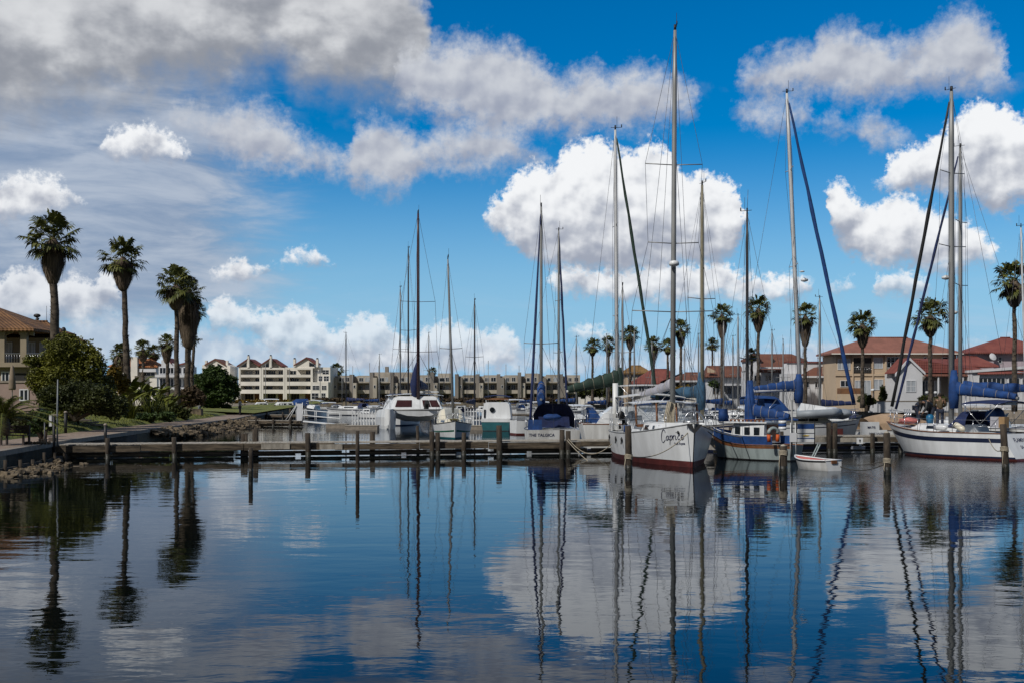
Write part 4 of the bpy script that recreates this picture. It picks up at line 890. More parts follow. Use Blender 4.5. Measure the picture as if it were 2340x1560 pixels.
# jetties farther out on the left
J2 = pier('narrow jetty leading to the white gate', (WX(566, 110), 110), (WX(690, 108), 108), .60, 1.3, [(1.1, .1, .13, 0), (3.0, .15, .14, 0), (4.9, 1.15, .17, 0), (3.9, .0, .12, 1)], True, fas=.22, name='jetty')
pier('farther jetty behind the white gate', (WX(596, 142), 142), (WX(705, 140), 140), .60, 1.3, [(1.0, .4, .13, 0), (3.2, .3, .13, 0), (5.4, .6, .14, 0)], True, fas=.25, name='jetty')
pier('farthest dark jetty before the gabled apartments', (WX(545, 196), 196), (WX(735, 190), 190), .75, 1.5, [(1.5, .8, .16, 0), (4.0, .6, .16, 0), (7.5, .7, .16, 0), (11, .6, .16, 0)], True, fas=.3, name='jetty')
pier('jetty in the middle distance behind the catamaran', (WX(880, 150), 150), (WX(1210, 150), 150), .6, 1.5, [(2, .6, .14, 0), (6, .6, .14, 0), (10, .6, .14, 0), (15, .6, .14, 0)], False, fas=.25, name='jetty')
o = thing('security_gate', 'tall white steel gate with slanted braces at the end of the jetty', 'gate', (WX(684, 107.5), 107.5, .6))
m = MB(); hh = WZ(921, 107.5) - .6; m.bx(-.25, .25, -.03, .03, .0, hh); m.build('gate_panel', M_whitew, o); m = MB(); m.tube([(-.3, 0, 0), (-.3, 0, hh + .1)], .04, 6); m.tube([(.3, 0, 0), (.3, 0, hh + .1)], .04, 6); m.build('frame', M_white, o)
for dx in (-.9, -.6): MB().tube([(dx - .4, -.1, .02), (-.28, -.1, 1.2 + dx * -.3)], .035, 5).build('brace', M_white, o)
o = thing('gangway', 'white railed gangway sloping from the gate down to the floating dock', 'gangway', (WX(694, 107), 107, .62)); ex, ez = WX(778, 104) - WX(694, 107), -.25
fixn(MB().add([(0, -.4, 0), (0, .4, 0), (ex, -3.4, ez), (ex, -2.6, ez), (0, -.4, -.12), (0, .4, -.12), (ex, -3.4, ez - .12), (ex, -2.6, ez - .12)], [(0, 2, 3, 1), (4, 5, 7, 6), (0, 4, 6, 2), (1, 3, 7, 5)]).build('walkway', M_white, o))
for k, yy in enumerate((-.4, .4)):
    m = MB()
    for hz_ in (.5, 1.0): m.tube([(0, yy, hz_), (ex, yy - 3, ez + hz_)], .03, 5)
    for i in range(4): t = i / 3; m.tube([(ex * t, yy - 3 * t, ez * t), (ex * t, yy - 3 * t, ez * t + 1.0)], .03, 5)
    m.build('handrail', M_white, o)
def fdock(label, px0, px1, d, z=.36, wd=1.6):
    o = thing('floating_dock', label, 'dock', (WX(px0, d), d, 0)); L = WX(px1, d) - WX(px0, d)
    MB().bx(0, L, 0, wd, -.2, z).build('float', M_kerb, o); MB().bx(-.03, L + .03, -.03, wd + .03, z, z + .05).build('deck', M_plank, o)
fdock('short floating dock at the foot of the gangway', 745, 792, 103); fdock('floating dock below the picket gate left of the catamaran', 788, 862, 98); fdock('floating dock between the small cream sloop and the teal cabin boat', 1058, 1116, 98)
def picket(label, px0, px1, top, bot, d, n):
    z0 = WZ(bot, d); o = thing('picket_gate', label, 'gate', (WX(px0, d), d + .5, .41)); L = WX(px1, d) - WX(px0, d); hh = WZ(top, d) - .41
    for i in range(n): x = L * i / (n - 1); MB().bx(x - .035, x + .035, -.03, .03, 0, hh * (1 if i in (0, n - 1) else .92)).build('picket', M_white, o)
    MB().bx(0, L, .031, .07, hh * .25, hh * .31).build('rail', M_white, o); MB().bx(0, L, .031, .07, hh * .75, hh * .81).build('rail', M_white, o)
picket('white picket gate on the dock left of the catamaran', 803, 856, 935, 975, 98.5, 9); picket('white picket gate on the dock left of the teal cabin boat', 1062, 1108, 930, 974, 98.5, 8)
# ------------------------------------------------------------------ boats: bow +x, port +y, waterline z = 0
class Hull:
    def __init__(s, L, B, fs, fm, fb, tm=.42, ts=.6, rb=.6, rs=.0, pw=2.2, wl=.9, wb=.5):
        s.L, s.B, s.fs, s.fm, s.fb, s.tm, s.ts, s.rb, s.rs, s.pw, s.wl, s.wb = L, B, fs, fm, fb, tm, ts, rb, rs, pw, wl, wb
    def sheer(s, t): return s.fm + (s.fs - s.fm) * max(0, (.42 - t) / .42) ** 2 + (s.fb - s.fm) * max(0, (t - .42) / .58) ** 2
    def bd(s, t):
        if t < s.tm: return s.B / 2 * lerp(s.ts, 1, math.sin(math.pi / 2 * t / s.tm))
        return s.B / 2 * max(.012, 1 - ((t - s.tm) / (1 - s.tm)) ** s.pw)
    def hb(s, t, z):
        zs = s.sheer(t); u = max(-1, z / zs); w_ = lerp(s.wl, s.wb, max(0, t - .35) / .65)
        k = w_ + (1 - w_) * max(0, u) ** .8 if u >= 0 else w_ * (1 + u * .55)
        return s.bd(t) * k
    def x(s, t, z):
        u = min(1, z / s.sheer(t)); x = -s.L / 2 + s.L * t
        if t > .45: x += s.rb * (u - 1) * ((t - .45) / .55) ** 2
        if t < .3: x -= s.rs * (u - 1) * ((.3 - t) / .3) ** 2
        return x
    def tx(s, x, z):
        t = (x + s.L / 2) / s.L
        for _ in range(6): t += (x - s.x(t, z)) / s.L
        return min(1, max(0, t))
    def side(s, sg, z0, z1, off=0.0, nt=26, t0=0.0, t1=1.0, nz=6):
        """strip of hull side between heights given as functions of t"""
        rows = []
        for i in range(nt + 1):
            t = lerp(t0, t1, i / nt); a, b = z0(t), z1(t)
            rows.append([(s.x(t, lerp(a, b, k / nz)), sg * (s.hb(t, lerp(a, b, k / nz)) + off), lerp(a, b, k / nz)) for k in range(nz + 1)])
        vs = [p for r in rows for p in r]; n = nz + 1
        fs = [(i * n + k, (i + 1) * n + k, (i + 1) * n + k + 1, i * n + k + 1) for i in range(nt) for k in range(nz)]
        return vs, ([f[::-1] for f in fs] if sg > 0 else fs)
def smooth_angle(o):
    o.data.set_sharp_from_angle(angle=R(38)) if hasattr(o.data, 'set_sharp_from_angle') else None
    return o
def make_hull(o, H, top=M_white, anti=M_red, boot=.12, stripe=None, deck=M_white2, rail=M_wire, bootm=None, transom=None):
    m = MB()
    for sg in (-1, 1): m.add(*H.side(sg, lambda t: boot, H.sheer), True)
    nz = 6; tr = [(H.x(0, lerp(boot, H.sheer(0), k / nz)), H.hb(0, lerp(boot, H.sheer(0), k / nz)), lerp(boot, H.sheer(0), k / nz)) for k in range(nz + 1)]
    vs = [(x, -y, z) for x, y, z in tr] + tr
    tm_ = MB().add(vs, [(k, k + 1, nz + 2 + k, nz + 1 + k)[::-1] for k in range(nz)])
    hull = m.build('hull', top, o)
    tm_.build('transom', transom or top, hull)
    m = MB()
    for sg in (-1, 1): m.add(*H.side(sg, lambda t: -.55, lambda t: boot, nz=3), True)
    a, b = -.55, boot; m.add([(H.x(0, a), -H.hb(0, a), a), (H.x(0, a), H.hb(0, a), a), (H.x(0, b), H.hb(0, b), b), (H.x(0, b), -H.hb(0, b), b)], [(0, 3, 2, 1)])
    m.build('antifouling', anti, hull)
    if bootm:
        m = MB(); 
        for sg in (-1, 1): m.add(*H.side(sg, lambda t: boot - .01, lambda t: boot + .07, .004, nz=1), True)
        m.build('boot_stripe', bootm, hull)
    if stripe:
        sm, f0, f1 = stripe; m = MB()
        for sg in (-1, 1): m.add(*H.side(sg, lambda t: H.sheer(t) * f0, lambda t: H.sheer(t) * f1, .005, t1=.985, nz=1), True)
        m.build('side_stripe', sm, hull)
    m = MB(); n = 26; vs = []
    for i in range(n + 1):
        t = i / n; z = H.sheer(t) - .015; yb = H.bd(t) * .99; x = H.x(t, z); vs += [(x, -yb, z), (x, 0, z + .05 * min(1, yb)), (x, yb, z)]
    m.add(vs, [(3 * i + j, 3 * i + 3 + j, 3 * i + 4 + j, 3 * i + 1 + j)[::-1] for i in range(n) for j in (0, 1)]); fixn(m.build('deck', deck, o))
    m = MB()
    for sg in (-1, 1): m.tube([(H.x(i / 20, H.sheer(i / 20)), sg * H.bd(i / 20), H.sheer(i / 20) + .015) for i in range(21)], .028, 5)
    m.build('toe_rail', rail, o)
    return hull
def guard(o, H, t0=.02, t1=.9, n=6, h=.6, pulpit=True):
    for sg in (-1, 1):
        m = MB(); P0 = []
        for i in range(n + 1):
            t = lerp(t0, t1, i / n); p = Vector((H.x(t, 9), sg * (H.bd(t) - .06), H.sheer(t))); P0.append(p); m.tube([p, p + Vector((0, 0, h))], .013, 5)
        for k in (.55, 1.0): m.tube([p + Vector((0, 0, h * k)) for p in P0], .007, 4)
        m.build('guard_rail', M_steel, o)
    if pulpit:
        m = MB(); t = t1; a = [Vector((H.x(t, 9), sg * (H.bd(t) - .05), H.sheer(t))) for sg in (-1, 1)]; tip = Vector((H.L / 2 - .05, 0, H.sheer(1)))
        for k in (.5, 1.0): m.tube([a[0] + Vector((0, 0, h * k)), tip + Vector((-.25, -.16, h * k)), tip + Vector((.0, 0, h * k)), tip + Vector((-.25, .16, h * k)), a[1] + Vector((0, 0, h * k))], .016, 5)
        for sg in (-1, 1): m.tube([tip + Vector((-.35, sg * .17, -.02)), tip + Vector((-.25, sg * .16, h))], .016, 5)
        m.build('pulpit', M_steel, o)
def cabin(o, x0, x1, w0, w1, z, h, m=M_white, slope=.5, back=.1, inset=.82, wins=(), name='cabin', wz=(.35, .75), wm=M_glass):
    """coachroof from x0 (aft) to x1 (fore), half widths w0, w1"""
    n = 8; rings = []
    prof = [(0, 1.0), (.55, lerp(1, inset, .5)), (.9, inset), (1.0, inset * .82)]
    pl = [(x0, w0), (lerp(x0, x1, .35), lerp(w0, w1, .2)), (lerp(x0, x1, .7), lerp(w0, w1, .55)), (x1, w1)]
    outline = [(x, y) for x, y in pl] + [(x, -y) for x, y in reversed(pl)]
    for f, k in prof: rings.append([(x - (slope * f if x == x1 else 0) + (back * f if x == x0 else 0), y * k, z - .06 + (h + .06) * f) for x, y in outline])
    c = MB().loft(rings, True, False).build(name, m, o); fixn(c)
    for t0, t1 in wins:
        for sg in (-1, 1):
            vs = []
            for t in (t0, t1):
                x = lerp(x0, x1, t); y = interp(x, pl)
                for f in wz: k = interp(f, prof); vs.append((x - slope * f * max(0, (t - .7) / .3) * .9, sg * (y * k + .012), z + h * f))
            MB().add(vs, [(0, 2, 3, 1)]).build('cabin_window', wm, c)
    return c
def mast(o, x, z0, z1, r=.075, m=M_alu, spr=(), bow=None, stern=None, chain=None, dx=0.0, dy=0.0, furl=None, y=0.0, top=True, steps=False, furlr=.085, wr=.009, name='mast'):
    """spar from deck to truck; spr: (fraction, half length); bow and stern: stay foot points; chain: (x, half beam, z)"""
    A, T = Vector((x, y, z0)), Vector((x + dx, y + dy, z1))
    at = lambda f: A.lerp(T, f)
    ms = MB().tube([A, at(.5), at(.86), T], [r * 1.05, r, r * .9, r * .62], 9).build(name, m, o)
    if top:
        q = MB(); q.tube([T, T + Vector((0, 0, .25))], r * .5, 6); q.tube([T + Vector((-.25, 0, .12)), T + Vector((.35, 0, .14))], .014, 4); q.tube([T + Vector((.1, .05, .1)), T + Vector((.1, .05, .75))], .010, 4); q.tube([T + Vector((.35, 0, .14)), T + Vector((.35, 0, .3))], .03, 5); q.build('masthead', M_black, ms)
    for f, hw in spr:
        for sg in (-1, 1): MB().tube([at(f), at(f) + Vector((-.06, sg * hw, .06))], .024, 5).build('spreader', m if m is not M_tan else M_alu, ms)
    def wire(*p): MB().tube(p, wr, 4).build('stay', M_wire, o)
    if bow:
        b = Vector(bow)
        if furl:
            q = T.lerp(b, .03); e = T.lerp(b, .955); k = 14
            pts = [q.lerp(e, i / k) + Vector((math.sin(i * 1.9) * .012, math.cos(i * 2.3) * .012, 0)) - Vector((0, 0, .0)) for i in range(k + 1)]
            MB().tube(pts, [furlr * (.55 + .5 * min(1, i / 5)) * (1 + .12 * math.sin(i * 2.7)) for i in range(k + 1)], 7).build('furled_sail', furl, o)
        wire(T, b)
    if stern:
        for s_ in (stern if isinstance(stern, list) else [stern]): wire(T, s_)
    if chain:
        cx_, cb, cz = chain
        for sg in (-1, 1):
            p = [T] + [at(f) + Vector((-.06, sg * hw, .06)) for f, hw in sorted(spr, reverse=True)] + [Vector((cx_, sg * cb, cz))]
            wire(*p)
            if spr: lo = min(spr)[0]; wire(at(lo), (cx_ + .5, sg * cb * .96, cz)); wire(at(lo), (cx_ - .5, sg * cb * .96, cz))
    q = MB(); 
    for a_ in ((.12, .05), (-.1, -.06)): q.tube([at(.97) + Vector((a_[0], a_[1], 0)), at(.06) + Vector((a_[0] * 1.4, a_[1] * 1.4, 0))], .007, 4)
    q.build('halyard', M_wire, ms)
    return ms
def boom(o, a, b, r=.06, m=M_alu, cover=None, cr=.22, boot=0.0, sagk=0.0, bootr=None):
    a, b = Vector(a), Vector(b); bo = MB().tube([a, b], r, 8).build('boom', m, o)
    if cover:
        n = 26; rings = []; d = (b - a).normalized(); s = d.cross(Vector((0, 0, 1))).normalized(); u = s.cross(d)
        for i in range(n + 1):
            t = i / n; c = a.lerp(b, .0 + t * .97); pin = (.93 if i % 5 == 3 else 1.0) * (1 + .09 * mnoise.noise(Vector((i * .7, a.x, a.z)))); hh = cr * lerp(1.25, .55, t) * pin * (1 + .06 * math.sin(i * .9)); ww = cr * lerp(.62, .42, t) * pin
            rings.append([c + s * (ww * math.sin(k) * (1 + .16 * mnoise.noise(Vector((i * .8, math.sin(k) * 2, math.cos(k) * 2))))) + u * (hh * .72 - .04 + hh * math.cos(k) * (1 + .10 * mnoise.noise(Vector((i * .9, k, 3.3))))) for k in [2 * math.pi * j / 10 for j in range(10)]])
        cv = MB().loft(rings).build('sail_cover', cover, bo)
        for i in range(3, n, 5): c = a.lerp(b, i / n * .97) + u * (cr * .5); MB().tube([c + (p - c) * 1.03 for p in rings[i]] + [c + (rings[i][0] - c) * 1.03], .011, 4).build('lashing', M_rope, bo)
        if boot:
            br = bootr or cr * .62; MB().tube([a + Vector((0, 0, cr * 1.2 + boot)), a + Vector((0, 0, cr)), a - Vector((0, 0, .25)), a - Vector((0, 0, .8))], [br * .55, br, br * 1.02, br * .8], 10).build('cover_collar', cover, cv)
    return bo
def hood(o, x0, x1, w_, z, h, m=M_dblue, lean=.4, win=None, name='sprayhood'):
    """cloth hood over hoops: open at the aft end x0"""
    rows = []
    for x, k, hh in ((x0, 1.0, h), (lerp(x0, x1, .45), .97, h * .96), (x1 - .02, .86, .12)):
        rows.append([(x + (lean * .0), w_ * k * math.cos(a) * (1 if abs(math.cos(a)) < .9 else 1), z + hh * min(1, math.sin(a) * 1.25)) for a in [math.pi * j / 12 for j in range(13)]])
    vs = [p for r_ in rows for p in r_]; n = 13
    c = MB().add(vs, [(i * n + k, i * n + k + 1, (i + 1) * n + k + 1, (i + 1) * n + k) for i in range(2) for k in range(12)], True).build(name, m, o); fixn(c)
    if win: 
        m2 = MB()
        for j in (4, 6): 
            q = [Vector(rows[1][j]), Vector(rows[1][j + 2]), Vector(rows[2][j + 2]).lerp(Vector(rows[1][j + 2]), .2), Vector(rows[2][j]).lerp(Vector(rows[1][j]), .2)]
            m2.add([p + Vector((.012, 0, .015)) for p in q], [(0, 1, 2, 3)])
        m2.build('hood_window', win, c)
    return c
def bimini(o, x0, x1, w_, z, h, m=M_dblue, name='bimini', arch=.14, legs=True):
    rows = []
    for i in range(5):
        x = lerp(x0, x1, i / 4); rows.append([(x, w_ * k, z + h + arch * (1 - k * k) + .05 * math.sin(math.pi * i / 4)) for k in (-1, -.75, -.4, 0, .4, .75, 1)])
    vs = [p for r_ in rows for p in r_]; vs += [(x, y, z_ - .035) for x, y, z_ in vs]; n = 7; q = 35
    fs = [(i * n + k, i * n + k + 1, (i + 1) * n + k + 1, (i + 1) * n + k) for i in range(4) for k in range(6)]; fs += [tuple(a + q for a in f[::-1]) for f in fs]
    rim = [k for k in range(7)] + [i * 7 + 6 for i in range(1, 5)] + [28 + k for k in range(5, -1, -1)] + [i * 7 for i in range(3, 0, -1)]
    fs += [(rim[i], rim[(i + 1) % len(rim)], rim[(i + 1) % len(rim)] + q, rim[i] + q) for i in range(len(rim))]
    c = MB().add(vs, fs, False).build(name, m, o); fixn(c)
    if legs:
        mm = MB()
        for sg in (-1, 1): mm.tube([(lerp(x0, x1, .5), sg * w_, z - .1), (x0 + .05, sg * w_ * .98, z + h)], .016, 5); mm.tube([(lerp(x0, x1, .5), sg * w_, z - .1), (x1 - .05, sg * w_ * .98, z + h)], .016, 5)
        mm.tube([(x0 + .05, -w_ * .98, z + h), (x0 + .05, -w_ * .5, z + h + arch * .7), (x0 + .05, w_ * .5, z + h + arch * .7), (x0 + .05, w_ * .98, z + h)], .016, 5); mm.build('canopy_frame', M_steel, c)
    return c
def fender(o, p, m=M_white, L=.55, r=.11, d=(0, 0, 1), band=None):
    p, d = Vector(p), Vector(d).normalized(); f = MB().tube([p - d * L * .5, p - d * L * .42, p - d * L * .3, p + d * L * .3, p + d * L * .42, p + d * L * .5], [r * .25, r * .75, r, r, r * .75, r * .25], 9).build('fender', m, o)
    if band: MB().tube([p + d * L * .22, p + d * L * .45, p + d * L * .51], [r * 1.03, r * .82, r * .4], 9).build('fender_end', band, f)
def boat(name, label, cat, x, y, hx, hy, group=None): return thing(name, label, cat, (x, y, 0), math.atan2(hy, hx), group)

# --- the big white ketch in the middle, bow towards us
o = boat('sailing_ketch', 'big white steel yacht, bow on, red at the waterline, script name on its side', 'yacht', 7.05, 52.4, .085, -1)
H = Hull(11.2, 4.3, 1.22, 1.26, 1.84, .40, .78, .35, .1, 2.1, .90, .62)
hl = make_hull(o, H, M_white, M_red, .25, rail=M_alu, deck=M_white2)
M_ink = mat('navy_lettering', (.010, .014, .06), .5, .05)
def onside(H, sg, xc, zc, off=.012, tilt=0.0):
    def f(a, b):
        x, z = xc + a * (1 if sg < 0 else -1), zc + b + tilt * a; t = H.tx(x, z); return Vector((x, sg * (H.hb(t, z) + off), z))
    return f
SCRIPT = [[(.44, .74), (.38, .95), (.24, 1.02), (.09, .78), (.0, .36), (.04, -.04), (.18, -.14), (.40, .10)], [(.74, .40), (.62, .45), (.51, .25), (.55, .06), (.68, .14), (.76, .44), (.75, .12), (.86, .12)],
          [(.90, .46), (.92, .1), (.88, -.36)], [(.92, .28), (1.02, .47), (1.13, .36), (1.09, .12), (.94, .06)], [(1.20, .46), (1.23, .06)], [(1.22, .28), (1.30, .45), (1.41, .42)], [(1.47, .44), (1.48, .10), (1.57, .12)], [(1.50, .70), (1.54, .74)],
          [(1.86, .38), (1.77, .45), (1.68, .24), (1.74, .06), (1.87, .14)], [(2.02, .20), (2.18, .29), (2.15, .45), (2.04, .43), (1.99, .18), (2.10, .04), (2.26, .16)]]
def script(strokes, xc, zc, sx, sy, w0, m, parent, H, sg, shear=.2, tilt=0.0):
    mb = MB()
    for st in strokes:
        pts = []
        for a, b, c, d in zip([st[0]] + st[:-2], st[:-1], st[1:], st[2:] + [st[-1]]):        # smooth brush line through the points
            for k in range(5):
                t = k / 5; f = lambda i: .5 * (2 * b[i] + (c[i] - a[i]) * t + (2 * a[i] - 5 * b[i] + 4 * c[i] - d[i]) * t * t + (3 * b[i] - a[i] - 3 * c[i] + d[i]) * t ** 3)
                pts.append((f(0), f(1)))
        pts.append(st[-1]); Q = []
        for u, v in pts:
            x = xc + (u + shear * v - 1.05) * sx; z = zc + v * sy + tilt * (u - 1.05) * sx; t = H.tx(x, z); Q.append((x, sg * (H.hb(t, z) + .012), z))
        mb.tube(Q, [w0 * (.55 + .5 * math.sin(math.pi * min(1, .15 + i / len(Q) * .8))) for i in range(len(Q))], 5)
    return mb.build('name_lettering', m, parent)
script(SCRIPT, 4.30, 1.09, .56, .47, .0155, M_ink, hl, H, -1, .18, .07)
lettering('from Knysna', .155, M_ink, hl, onside(H, -1, 4.72, .93, tilt=.05), .15, .72, .003, 'port_lettering')
guard(o, H, .03, .86, 6, .62, False)
cabin(o, -2.2, 3.2, 1.45, .8, 1.3, .50, M_white, .7, .1, .86, [(.25, .48), (.55, .8)], wz=(.3, .72))
c = MB().bx(1.95, 2.0, -.55, .05, 1.86, 1.9); MB().box((2.1, -.35, 1.62), (.5, .9, .12)).build('fore_hatch', M_black, o)
# doghouse with clear panes and wooden pillars
dg = thing('x', None, None); bpy.data.objects.remove(dg)
roof = bimini(o, -2.6, .3, 1.5, 1.62, 1.0, M_white, 'doghouse_roof', .10, False); bimini(o, -4.6, -2.4, 1.55, 1.75, 1.15, M_white2, 'aft_canopy', .16)
M_clear = mat('clear_vinyl', (.20, .24, .28), .12, .35, 1.5, spec=.7); M_clear.node_tree.nodes['Principled BSDF'].inputs['Alpha'].default_value = .5
for sg in (-1, 1): MB().add([(-2.4, sg * 1.42, 1.7), (.1, sg * 1.42, 1.7), (.0, sg * 1.42, 2.6), (-2.4, sg * 1.42, 2.6)], [(0, 1, 2, 3)]).build('side_window', M_clear, roof)
for a, b in ((-1.38, -.5), (-.42, .42), (.5, 1.38)): MB().add([(.42, a, 1.7), (.42, b, 1.7), (.2, b, 2.62), (.2, a, 2.62)], [(0, 1, 2, 3)]).build('windscreen_pane', M_clear, roof)
for yy in (-1.42, -.46, .46, 1.42): MB().tube([(.44, yy, 1.6), (.22, yy, 2.64)], .05, 5).build('pillar', M_teak, roof)
MB().bx(.36, .46, -1.4, 1.4, 1.56, 1.7).build('window_sill', M_teak, roof)
bz = H.sheer(1)
ms = mast(o, 1.5, 1.3, 19.3, .115, M_alu, ((.47, 1.15), (.665, 1.3), (.30, 1.85)), (5.5, 0, 1.9), [(-5.5, .5, 1.3), (-5.5, -.5, 1.3)], (1.3, 2.05, 1.3), dx=0, dy=.12)
rd = MB().lathe((1.5 + .32, 0, WZ(606, 51)), [(.05, -.12), (.22, -.06), (.24, .02), (.2, .12), (.02, .16)], 12).build('radar_dome', M_white, ms); MB().tube([(1.5, 0, WZ(606, 51) - .16), (1.85, 0, WZ(606, 51) - .12)], .05, 5).build('radar_bracket', M_alu, rd)
MB().tube([(5.3, 0, 2.0), (1.7, .1, 14.0)], .010, 4).build('stay', M_wire, o)
boom(o, (1.35, -.02, 3.35), (-3.4, -.75, 2.85), .08, M_alu, M_sail, .2)
m = MB(); m.tube([(5.42, .42 * math.cos(a), 1.86 + .48 * math.sin(a)) for a in [math.pi * k / 12 for k in range(13)]], .028, 6); m.tube([(5.42, -.42, 1.9), (5.42, .42, 1.9)], .03, 6); m.tube([(5.42, 0, 1.9), (5.42, 0, 2.32)], .022, 5); m.build('bow_arch', M_steel, o)
an = MB().add([(5.5, -.35, 1.80), (5.5, .35, 1.80), (5.62, 0, 1.42), (5.35, -.3, 1.80), (5.35, .3, 1.80)], [(0, 1, 2), (0, 2, 3), (1, 4, 2), (0, 3, 4, 1)]).build('anchor', M_black, o)
m = MB()
for k in range(7): m.tube([(2.2 + .1 * math.sin(k), -.35 + .05 * k, 2.75 - .02 * k), (2.2, -.52 + .07 * k, 2.0), (2.25, -.45 + .06 * k, 1.55)], .035, 5)
m.build('rope_coil', M_rope, o)
for xx, zz in ((-3.6, .98), (-1.0, .98), (.1, .98)):
    t = H.tx(xx, zz); m = MB(); m.ell((xx, -H.hb(t, zz) - .02, zz), (.13, .05, .11)); m.tube([(xx, -H.hb(t, zz) - .03, zz), (xx + .05, -H.hb(t, zz) - .05, zz - .22)], .03, 5); m.build('hawse_fitting', M_black, hl)
t = H.tx(4.75, 1.45); MB().ell((4.75, -H.hb(t, 1.45) - .02, 1.45), (.13, .04, .07)).build('hawse_fitting', M_black, hl)
m = MB(); m.bx(-4.9, -3.9, -1.75, -1.6, 1.3, 2.1); m.bx(-3.6, -3.1, -1.72, -1.6, 1.3, 1.9); m.build('lee_cloth', M_white2, o)
m = MB(); m.tube([(-.4, -1.7, 1.3), (-.4, -1.7, 1.62)], .17, 9); m.build('bucket', M_blue, o)
m = MB(); m.tube([(-4.6, -1.5, 1.2), (-4.6, -1.5, 3.6)], .14, 9); m.build('rolled_sail', M_white2, o)
for yy in (-1.35, -1.1, -.9, 1.1, 1.4): MB().tube([(-4.9, yy, 1.2), (-4.95, yy, 2.3)], .022, 5).build('stern_post', M_steel, o)
m = MB(); r_ = random.Random(2)
for k in range(16): m.ell((-4.5 + r_.uniform(-.5, .6), r_.uniform(-1.6, -.6), 1.4 + r_.random() * .7), (r_.uniform(.08, .22), r_.uniform(.08, .2), r_.uniform(.06, .2)), 7, 5, .5, k)
m.build('stowed_gear', M_black, o)

# --- white sloop at the right edge
bow_, st_ = Vector((19.45, 59.0)), Vector((23.45, 52.9)); cc = (bow_ + st_) / 2; hd = bow_ - st_
o = boat('sailing_sloop', 'white yacht with navy side stripe, blue boom cover and lettered transom at the right edge', 'yacht', cc.x, cc.y, hd.x, hd.y)
H = Hull(hd.length, 3.2, 1.22, 1.22, 1.62, .42, .74, 1.15, -.75, 2.0, .92, .5)
hl = make_hull(o, H, M_white, M_red, .10, (M_navy, .66, .82), rail=M_teak, bootm=M_navy); Lh = hd.length / 2
guard(o, H, .04, .88, 6, .62)
cabin(o, -1.6, 2.1, 1.05, .55, 1.24, .36, M_white, .7, .1, .84, [(.28, .62)]); MB().bx(-.9, -.55, -.3, .3, 1.55, 1.66).build('hatch', M_black, o)
ms = mast(o, -.18, 1.5, WZ(212, 56), .135, M_alu, ((.535, 1.05), (.755, .95)), (Lh - .15, 0, 1.7), (-Lh, 0, 1.3), (.1, 1.5, 1.25), furl=M_black, furlr=.085)
boom(o, (-.32, 0, 3.15), (-3.6, -.25, 2.85), .08, M_alu, M_blue, .27, .75, bootr=.25)
MB().lathe((.12, 0, WZ(635, 56)), [(.05, -.1), (.2, -.05), (.22, .05), (.02, .14)], 10).build('radar_dome', M_white, ms)
bimini(o, -3.6, -1.6, 1.25, 1.75, .85, M_dblue); hood(o, -1.7, -.6, 1.1, 1.5, .75, M_dblue, win=M_clear)
tn = lambda a, b: Vector((H.x(0, .85 + b) - .014, -a - .12, .85 + b))
lettering('FLAMINGO', .25, M_ink, hl, tn, 0, 1.0, .004, 'name_lettering'); lettering('SA 4504', .2, M_ink, hl, lambda a, b: Vector((H.x(0, .55 + b) - .014, -a - .1, .55 + b)), 0, 1.0, .004, 'port_lettering')
fender(o, (-.5, 1.3, 1.45), M_white, .75, .15, (1, 0, .02), M_ink); fender(o, (-1.55, 1.32, 1.5), M_cream, .7, .15, (1, -.1, .5), M_black)
MB().ell((1.9, .55, 1.72), (.55, .35, .16), 10, 6, .5, 3).build('pink_towel', mat('pink_cloth', (.42, .13, .12), .9, .3, 4), o)
m = MB(); m.tube([(2.6, .55, 1.55), (2.6, .55, 2.3)], .02, 5)
for k in range(4): m.tube([(2.3, -.3 + k * .14, 1.55), (2.5, -.3 + k * .14, 2.3)], .02, 5)
m.build('bow_rack', M_steel, o); MB().box((2.3, -.1, 1.75), (.5, .5, .4)).build('black_crate', M_black, o)
MB().lathe((1.2, -.2, 1.6), [(.16, 0), (.19, .35), (.1, .45)], 10).build('blue_drum', mat('blue_plastic', (.01, .13, .27), .4, .1), o)
MB().tube([(-2.6, -.2, 2.1), (-2.6, .35, 2.0)], .33, 14).build('horseshoe_cover', M_blue, o); MB().box((-3.1, .5, 1.75), (.6, .5, .5)).build('stowed_gear', M_sail, o); MB().box((-3.2, .2, 2.62), (.6, .9, .14)).build('solar_panel', M_grey, o)
MB().box((-3.5, .75, 1.75), (.3, .35, .5)).build('tan_bag', mat('tan_bag', (.30, .19, .09), .8, .2), o); MB().tube([(-1.0, .2, 1.55), (-1.1, .15, 3.0)], .035, 5).build('winch_post', M_steel, o)
for k in range(8): MB().bx(.7 + k * .14, .76 + k * .14, -.5, -.44, 1.55, 1.62).build('deck_eye', M_black, o)

# --- ketch behind it with blue boom cover
o = boat('sailing_yacht', 'yacht behind the white sloop, with long blue boom cover and dark blue furled headsail', 'yacht', 25.72, 64.0, -.75, .66)
H = Hull(9.0, 3.0, 1.2, 1.2, 1.5, .42, .7, .9, .3); make_hull(o, H, M_white2, M_navy, .12); cabin(o, -2, 2, 1.0, .6, 1.2, .4, wins=[(.2, .5)])
mast(o, 0.5, 1.4, WZ(332, 63.6), .11, M_alu, ((.5, 1.0), (.73, .9)), (4.4, 0, 1.5), (-4.4, 0, 1.2), (.4, 1.4, 1.2), furl=M_dblue, furlr=.075); boom(o, (.3, 0, 3.2), (-4.2, -.2, 3.3), .08, M_wmast, M_blue, .30, .0)
MB().lathe((.85, 0, WZ(712, 63.6)), [(.05, -.1), (.2, -.05), (.22, .05), (.02, .14)], 10).build('radar_dome', M_white, o)

